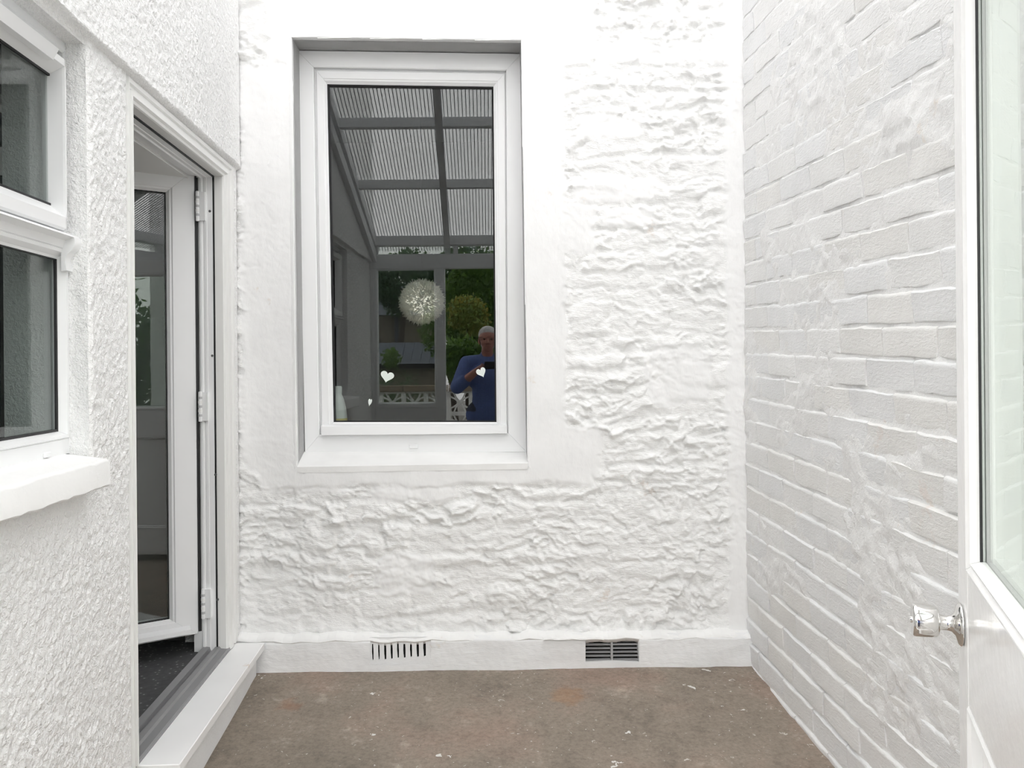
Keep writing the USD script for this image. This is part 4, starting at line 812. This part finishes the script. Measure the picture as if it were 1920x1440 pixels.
top_ = [[(J(0, 0, 0.97), 0.155), (J(0, -0.005, 1.10), 0.143), (J(0, 0, 1.30), 0.155), (J(0, 0.0, 1.40), 0.115)], [(J(-0.09, 0, 0.93), 0.120), (J(0.09, 0, 0.93), 0.120)],
        [(J(-0.07, 0, 1.30), 0.140), (J(0.07, 0, 1.30), 0.140)], [(sh[-1], 0.074), (J(0, 0, 1.44), 0.075), (sh[1], 0.074)], [(J(0, 0.0, 1.46), 0.07), (J(0, 0.005, 1.50), 0.066)]]
for s_ in (-1, 1): top_ += [[(sh[s_], 0.073), (el[s_], 0.066), (el[s_] * 0.65 + wr[s_] * 0.35, 0.060)]]
obj('shirt', limbs(top_, 0.02, 5), shirt_m, man, smooth=True)
leg_ = [[(J(-0.09, 0, 0.95), 0.116), (J(0.09, 0, 0.95), 0.116)]]
for s_ in (-1, 1): leg_ += [[(J(s_ * 0.09, 0, 0.93), 0.108), (J(s_ * 0.10, 0.02, 0.50), 0.080), (J(s_ * 0.11, -0.01, 0.09), 0.066)]]
obj('trousers', limbs(leg_, 0.025, 5), navy, man, smooth=True)
for s_ in (-1, 1): obj('shoe', limbs([[(J(s_ * 0.11, -0.035, 0.045 + G0_), 0.047), (J(s_ * 0.125, 0.13, 0.035 + G0_), 0.042), (J(s_ * 0.128, 0.19, 0.028 + G0_), 0.032)]], 0.02, 4), shoe_m, man, smooth=True)
obj('hair', limbs([[(hd + [0, -0.030, 0.050], 0.092), (hd + [0, 0.012, 0.058], 0.076)], [(hd + [0, -0.05, 0.0], 0.080), (hd + [0, -0.045, -0.04], 0.066)], [(hd + [-0.07, -0.01, 0.03], 0.020), (hd + [-0.072, -0.012, -0.01], 0.014)], [(hd + [0.07, -0.01, 0.03], 0.020), (hd + [0.072, -0.012, -0.01], 0.014)]], 0.012, 5), hair_m, man, smooth=True)
eye_m = plain('eye', (0.05, 0.04, 0.03), 0.2)
for s_ in (-1, 1):
    e = trimesh.creation.icosphere(2, 0.0115); e.apply_translation(hd + [s_ * 0.032, 0.082, 0.010]); obj('eye', e, eye_m, man, smooth=True)
ph = thing('phone', 'black phone held sideways in both hands by the reflected man', 'phone', (PHX, -0.030, PHZ - PHH / 2))
obj('case', bbox([PHX - PHW / 2, -0.034, PHZ - PHH / 2], [PHX + PHW / 2, -0.026, PHZ + PHH / 2], 0.003), m_black, ph)
obj('camera_lens', lathe([(0.0001, 0.0), (0.008, 0.0), (0.008, 0.003), (0.0001, 0.003)], np.array([0.0, -0.026, CZ]), [0, 1., 0], 20), m_dark, ph)

# ------------------------------------------------------------------ garden behind the camera, mirrored in the back window
m_paving = paint('garden_paving', (0.30, 0.29, 0.27), (0.24, 0.23, 0.21), 6, 40, 0.003, rough=0.9)
gnd = obj('ground', box([-14, -24, -0.25], [14, YF + 0.03, -0.06]), m_paving, label='grey garden paving behind the camera', category='ground', kind='structure')
YS = -3.55
m_block = paint('white_screen_block', (0.72, 0.72, 0.70), (0.62, 0.62, 0.60), 7, 60, 0.002); m_cop = paint('brown_coping', (0.23, 0.18, 0.13), (0.17, 0.135, 0.10), 6, 60, 0.003)
scr = thing('screen_wall', 'low white pierced block garden wall with a brown coping, reflected behind the man', 'garden wall', (-0.8, YS, -0.06))
pb = refl(736, 755.5, YS); pitch = refl(778, 755.5, YS)[0] - pb[0]; zc0 = pb[2]
hb = pitch / 2
cell = sbox(-hb, -hb, hb, hb).difference(sbox(-hb + 0.030, -hb + 0.026, hb - 0.030, hb - 0.026))
from shapely.geometry import LineString, Point
arms = []
for a in (28, 62):
    for sx_ in (-1, 1):
        for sz_ in (-1, 1):
            t = math.radians(a); R_ = hb * 1.02; mx = 0.55 * R_; bend = 0.010 * (1 if a == 28 else -1)
            arms.append(LineString([(0, 0), (sx_ * (math.sin(t) * mx + bend), sz_ * (math.cos(t) * mx - bend)), (sx_ * min(math.sin(t) * R_ * 1.12, hb - 0.02), sz_ * min(math.cos(t) * R_ * 1.12, hb - 0.02))]).buffer(0.0105))
pat = unary_union([cell, Point(0, 0).buffer(0.03)] + arms)
bM = np.eye(4); bM[:3, 0], bM[:3, 1], bM[:3, 2] = [1, 0, 0], [0, 0, 1], [0, -1, 0]
blk = extrude(pat, 0.09, bM)
for r_ in (1, 0, -1, -2):
    z = zc0 + (r_ - 0) * pitch
    if z - hb < -0.1 or r_ > 0: continue
    for c_ in range(-9, 9):
        b = blk.copy(); b.apply_translation([pb[0] + c_ * pitch, YS + 0.045, z]); obj('block', b, m_block, scr, smooth=False)
zl_ = zc0 - 2.5 * pitch
obj('footing', bbox([pb[0] - 9.6 * pitch, YS - 0.08, -0.08], [pb[0] + 8.6 * pitch, YS + 0.08, zc0 - 2.5 * pitch if zc0 - 2.5 * pitch > 0.02 else zc0 - 1.5 * pitch], 0.01), m_block, scr, smooth=False)
for c_ in range(-9, 9, 2):
    obj('coping_stone', bbox([pb[0] + (c_ - 0.48) * pitch, YS - 0.09, zc0 + hb], [pb[0] + (c_ + 1.48) * pitch, YS + 0.09, zc0 + hb + 0.085], 0.008), m_cop, scr, smooth=False)
# outbuilding with a slate blue roof, and a taller house wall behind
m_slate = plain('blue_grey_roofing', (0.075, 0.085, 0.115), 0.5); m_wall2 = paint('drab_wall', (0.26, 0.225, 0.18), (0.20, 0.175, 0.145), 5, 30, 0.004)
ysd = -7.6; e0, e1 = refl(716, 690, ysd), refl(826, 650, ysd - 0.8)
shed = thing('shed', 'low garden shed with a blue grey roof reflected beyond the pierced wall', 'shed', ((e0[0] + e1[0]) / 2 - 0.3, ysd - 0.7, -0.06))
xs0, xs1 = e0[0] - 1.1, refl(824, 690, ysd)[0]; ze, zr_ = refl(770, 684, ysd)[2], refl(770, 646, ysd - 0.9)[2]
obj('walls', box([xs0 + 0.1, ysd - 1.7, -0.08], [xs1 - 0.1, ysd - 0.1, ze]), m_wall2, shed, smooth=False)
for k in range(12):
    xa, xb = xs0 + (xs1 - xs0) * k / 12, xs0 + (xs1 - xs0) * (k + 1) / 12
    obj('roof_panel', prism([[xa + 0.006, ysd + 0.1, ze - 0.02], [xa + 0.006, ysd - 0.9, zr_], [xa + 0.006, ysd - 1.9, ze - 0.02], [xa + 0.006, ysd - 1.9, ze + 0.02], [xa + 0.006, ysd - 0.9, zr_ + 0.04], [xa + 0.006, ysd + 0.1, ze + 0.02]],
                            [[xb, ysd + 0.1, ze - 0.02], [xb, ysd - 0.9, zr_], [xb, ysd - 1.9, ze - 0.02], [xb, ysd - 1.9, ze + 0.02], [xb, ysd - 0.9, zr_ + 0.04], [xb, ysd + 0.1, ze + 0.02]]), m_slate, shed, smooth=False)
obj('fascia', box([xs0, ysd + 0.1, ze - 0.07], [xs1, ysd + 0.125, ze + 0.02]), m_dark, shed, smooth=False)
yh = -12.0; hz = refl(760, 588, yh)[2]
hs = thing('house', 'drab brown house wall behind the shed roof in the window reflection', 'house', (-2.2, yh - 1, -0.06))
hx0, hx1 = refl(690, 600, yh)[0] - 2.5, refl(800, 600, yh)[0]
obj('walls', box([hx0, yh - 3, -0.08], [hx1, yh, hz]), m_wall2, hs, smooth=False)
obj('roof', prism([[hx0 - 0.2, yh + 0.3, hz - 0.05], [hx0 - 0.2, yh - 1.5, hz + 0.9], [hx0 - 0.2, yh - 3.3, hz - 0.05]], [[hx1 + 0.2, yh + 0.3, hz - 0.05], [hx1 + 0.2, yh - 1.5, hz + 0.9], [hx1 + 0.2, yh - 3.3, hz - 0.05]]), m_slate, hs, smooth=False)
obj('drainpipe', lathe([(0.0001, 0), (0.05, 0), (0.05, hz), (0.0001, hz)], np.array([refl(744, 600, yh)[0], yh + 0.06, 0]), Z, 14), m_slate, hs)
# trees and shrubs
m_green = leafy('dark_leaves', (0.04, 0.085, 0.018), (0.24, 0.38, 0.09)); m_green2 = leafy('conifer_leaves', (0.03, 0.07, 0.035), (0.17, 0.27, 0.15)); m_ochre = leafy('ochre_leaves', (0.10, 0.18, 0.04), (0.50, 0.33, 0.12)); m_bark = plain('bark', (0.05, 0.04, 0.03), 0.9)
def plant(name, label, category, base, parts, m, trunk_r, seed, leaf=(0.05, 0.10)):
    g = np.random.default_rng(seed); o = thing(name, label, category, base)
    v, f = [], []
    for (c, rad, n) in parts:
        d = g.normal(size=(n, 3)); d /= np.linalg.norm(d, axis=1, keepdims=True); d *= (0.45 + 0.55 * g.random((n, 1)) ** 0.5)
        p = np.asarray(c) + d * np.asarray(rad) * (0.75 + 0.5 * noise(d * 2.2 + seed, seed)[:, None])
        L = g.uniform(*leaf, n)[:, None]; a = g.normal(size=(n, 3)); a[:, 2] -= 0.4; a /= np.linalg.norm(a, axis=1, keepdims=True); b = np.cross(a, g.normal(size=(n, 3))); b /= np.linalg.norm(b, axis=1, keepdims=True)
        k0 = len(v) and sum(len(x) for x in v); q = np.stack([p, p + a * L * 0.5 + b * L * 0.32, p + a * L, p + a * L * 0.5 - b * L * 0.32], 1).reshape(-1, 3)
        i = np.arange(n)[:, None] * 4 + k0; v.append(q); f += [np.hstack([i, i + 1, i + 2]), np.hstack([i, i + 2, i + 3])]
    obj('foliage', trimesh.Trimesh(np.vstack(v), np.vstack(f), process=False), m, o, smooth=False, kind='stuff')
    base = np.asarray(base, float); tr_ = []
    for (c, rad, n) in parts:
        mid_ = base * 0.45 + np.asarray(c) * 0.55; mid_[:2] = base[:2] * 0.7 + np.asarray(c)[:2] * 0.3
        tr_.append(hull([(base, trunk_r), (mid_, trunk_r * 0.75)]) + hull([(mid_, trunk_r * 0.75), (c, trunk_r * 0.35)]))
    mm = m3.Manifold.batch_boolean(tr_, m3.OpType.Add).to_mesh() if len(tr_) > 1 else tr_[0].to_mesh()
    obj('trunk', trimesh.Trimesh(mm.vert_properties[:, :3], mm.tri_verts), m_bark, o)
def at(u, v, y): return refl(u, v, y)
def ztop(y, v=474): return at(860, v, y)[2]
def crown(u, v0, v1, y, w, n):                                          # a clump whose mirror image fills rows v0..v1
    a, b = at(u, v0, y), at(u, v1, y); return ((a[0], y, (a[2] + b[2]) / 2), (w, 0.30, abs(a[2] - b[2]) / 2), n)
y = -8.9; c = crown(895, 474, 690, y, 0.74, 9000); plant('broadleaf_tree', 'dense dark green tree reflected right of the window mullion, behind the man', 'tree', (c[0][0] + 0.3, y, -0.06), [c, ((c[0][0] + 1.6, y, c[0][2]), (1.1, 0.35, 1.1), 3400)], m_green, 0.11, 101)
y = -10.6; c = crown(765, 474, 590, y, 0.80, 5200); plant('conifer', 'feathery blue green conifer reflected at the upper left beside the house wall', 'tree', (c[0][0] - 0.3, y, -0.06), [c, ((c[0][0] - 1.3, y, c[0][2]), (0.9, 0.3, 0.55), 2400)], m_green2, 0.10, 102, (0.06, 0.13))
y = -6.1; c = crown(876, 552, 625, y, 0.36, 2200); plant('ochre_shrub', 'shrub with orange and yellow green leaves reflected above the man', 'shrub', (c[0][0], y, -0.06), [c], m_ochre, 0.04, 103, (0.04, 0.08))
y = -4.5; c = crown(868, 632, 716, y, 0.32, 3600); plant('leafy_shrub', 'dark leafy shrub reflected over the pierced wall, left of the man', 'shrub', (c[0][0] + 0.1, y, -0.06), [c, ((c[0][0] + 0.7, y, c[0][2]), (0.5, 0.3, 0.45), 2000)], m_green, 0.05, 104, (0.04, 0.09))
y = -6.9; c = crown(812, 575, 660, y, 0.24, 900); plant('leaning_tree', 'small green tree with a leaning dark branch reflected beside the mullion', 'tree', (c[0][0] + 0.45, y, -0.06), [c], m_green, 0.06, 105, (0.04, 0.09))
y = -6.3; c = crown(733, 652, 690, y, 0.16, 480); plant('small_bush', 'small pale green bush reflected before the shed roof', 'shrub', (c[0][0], y, -0.06), [c], m_green, 0.03, 106, (0.03, 0.07))
y = -5.2; c = crown(760, 688, 722, y, 0.5, 900); plant('clipped_hedge', 'low dark hedge reflected between the shed and the pierced wall', 'hedge', (c[0][0], y, -0.06), [((c[0][0] + k * 0.42, y, 0.55), (0.36, 0.3, c[0][2] - 0.45), 1500) for k in (-2, -1, 0)], m_green2, 0.04, 107, (0.03, 0.06))
y = -16.0; c = crown(880, 470, 660, y, 1.7, 9000); plant('tall_hedge_tree', 'tall broad dark tree closing the garden far behind the man in the reflection', 'tree', (c[0][0], y, -0.06), [c, ((c[0][0] + 2.6, y, c[0][2]), (1.7, 0.3, 1.2), 5000)], m_green2, 0.14, 108, (0.10, 0.2))
for sx_, x_, lb in ((1, 2.9, 'tall clipped evergreen hedge along the right hand garden boundary'), (-1, -5.6, 'tall clipped evergreen hedge along the left hand garden boundary')):
    plant('boundary_hedge', lb, 'hedge', (x_, -3.2, -0.06), [((x_, -0.4 - 0.95 * k, 1.15), (0.34, 0.68, 1.25), 2600) for k in range(7)], m_green2, 0.05, 120 + sx_, (0.06, 0.12))
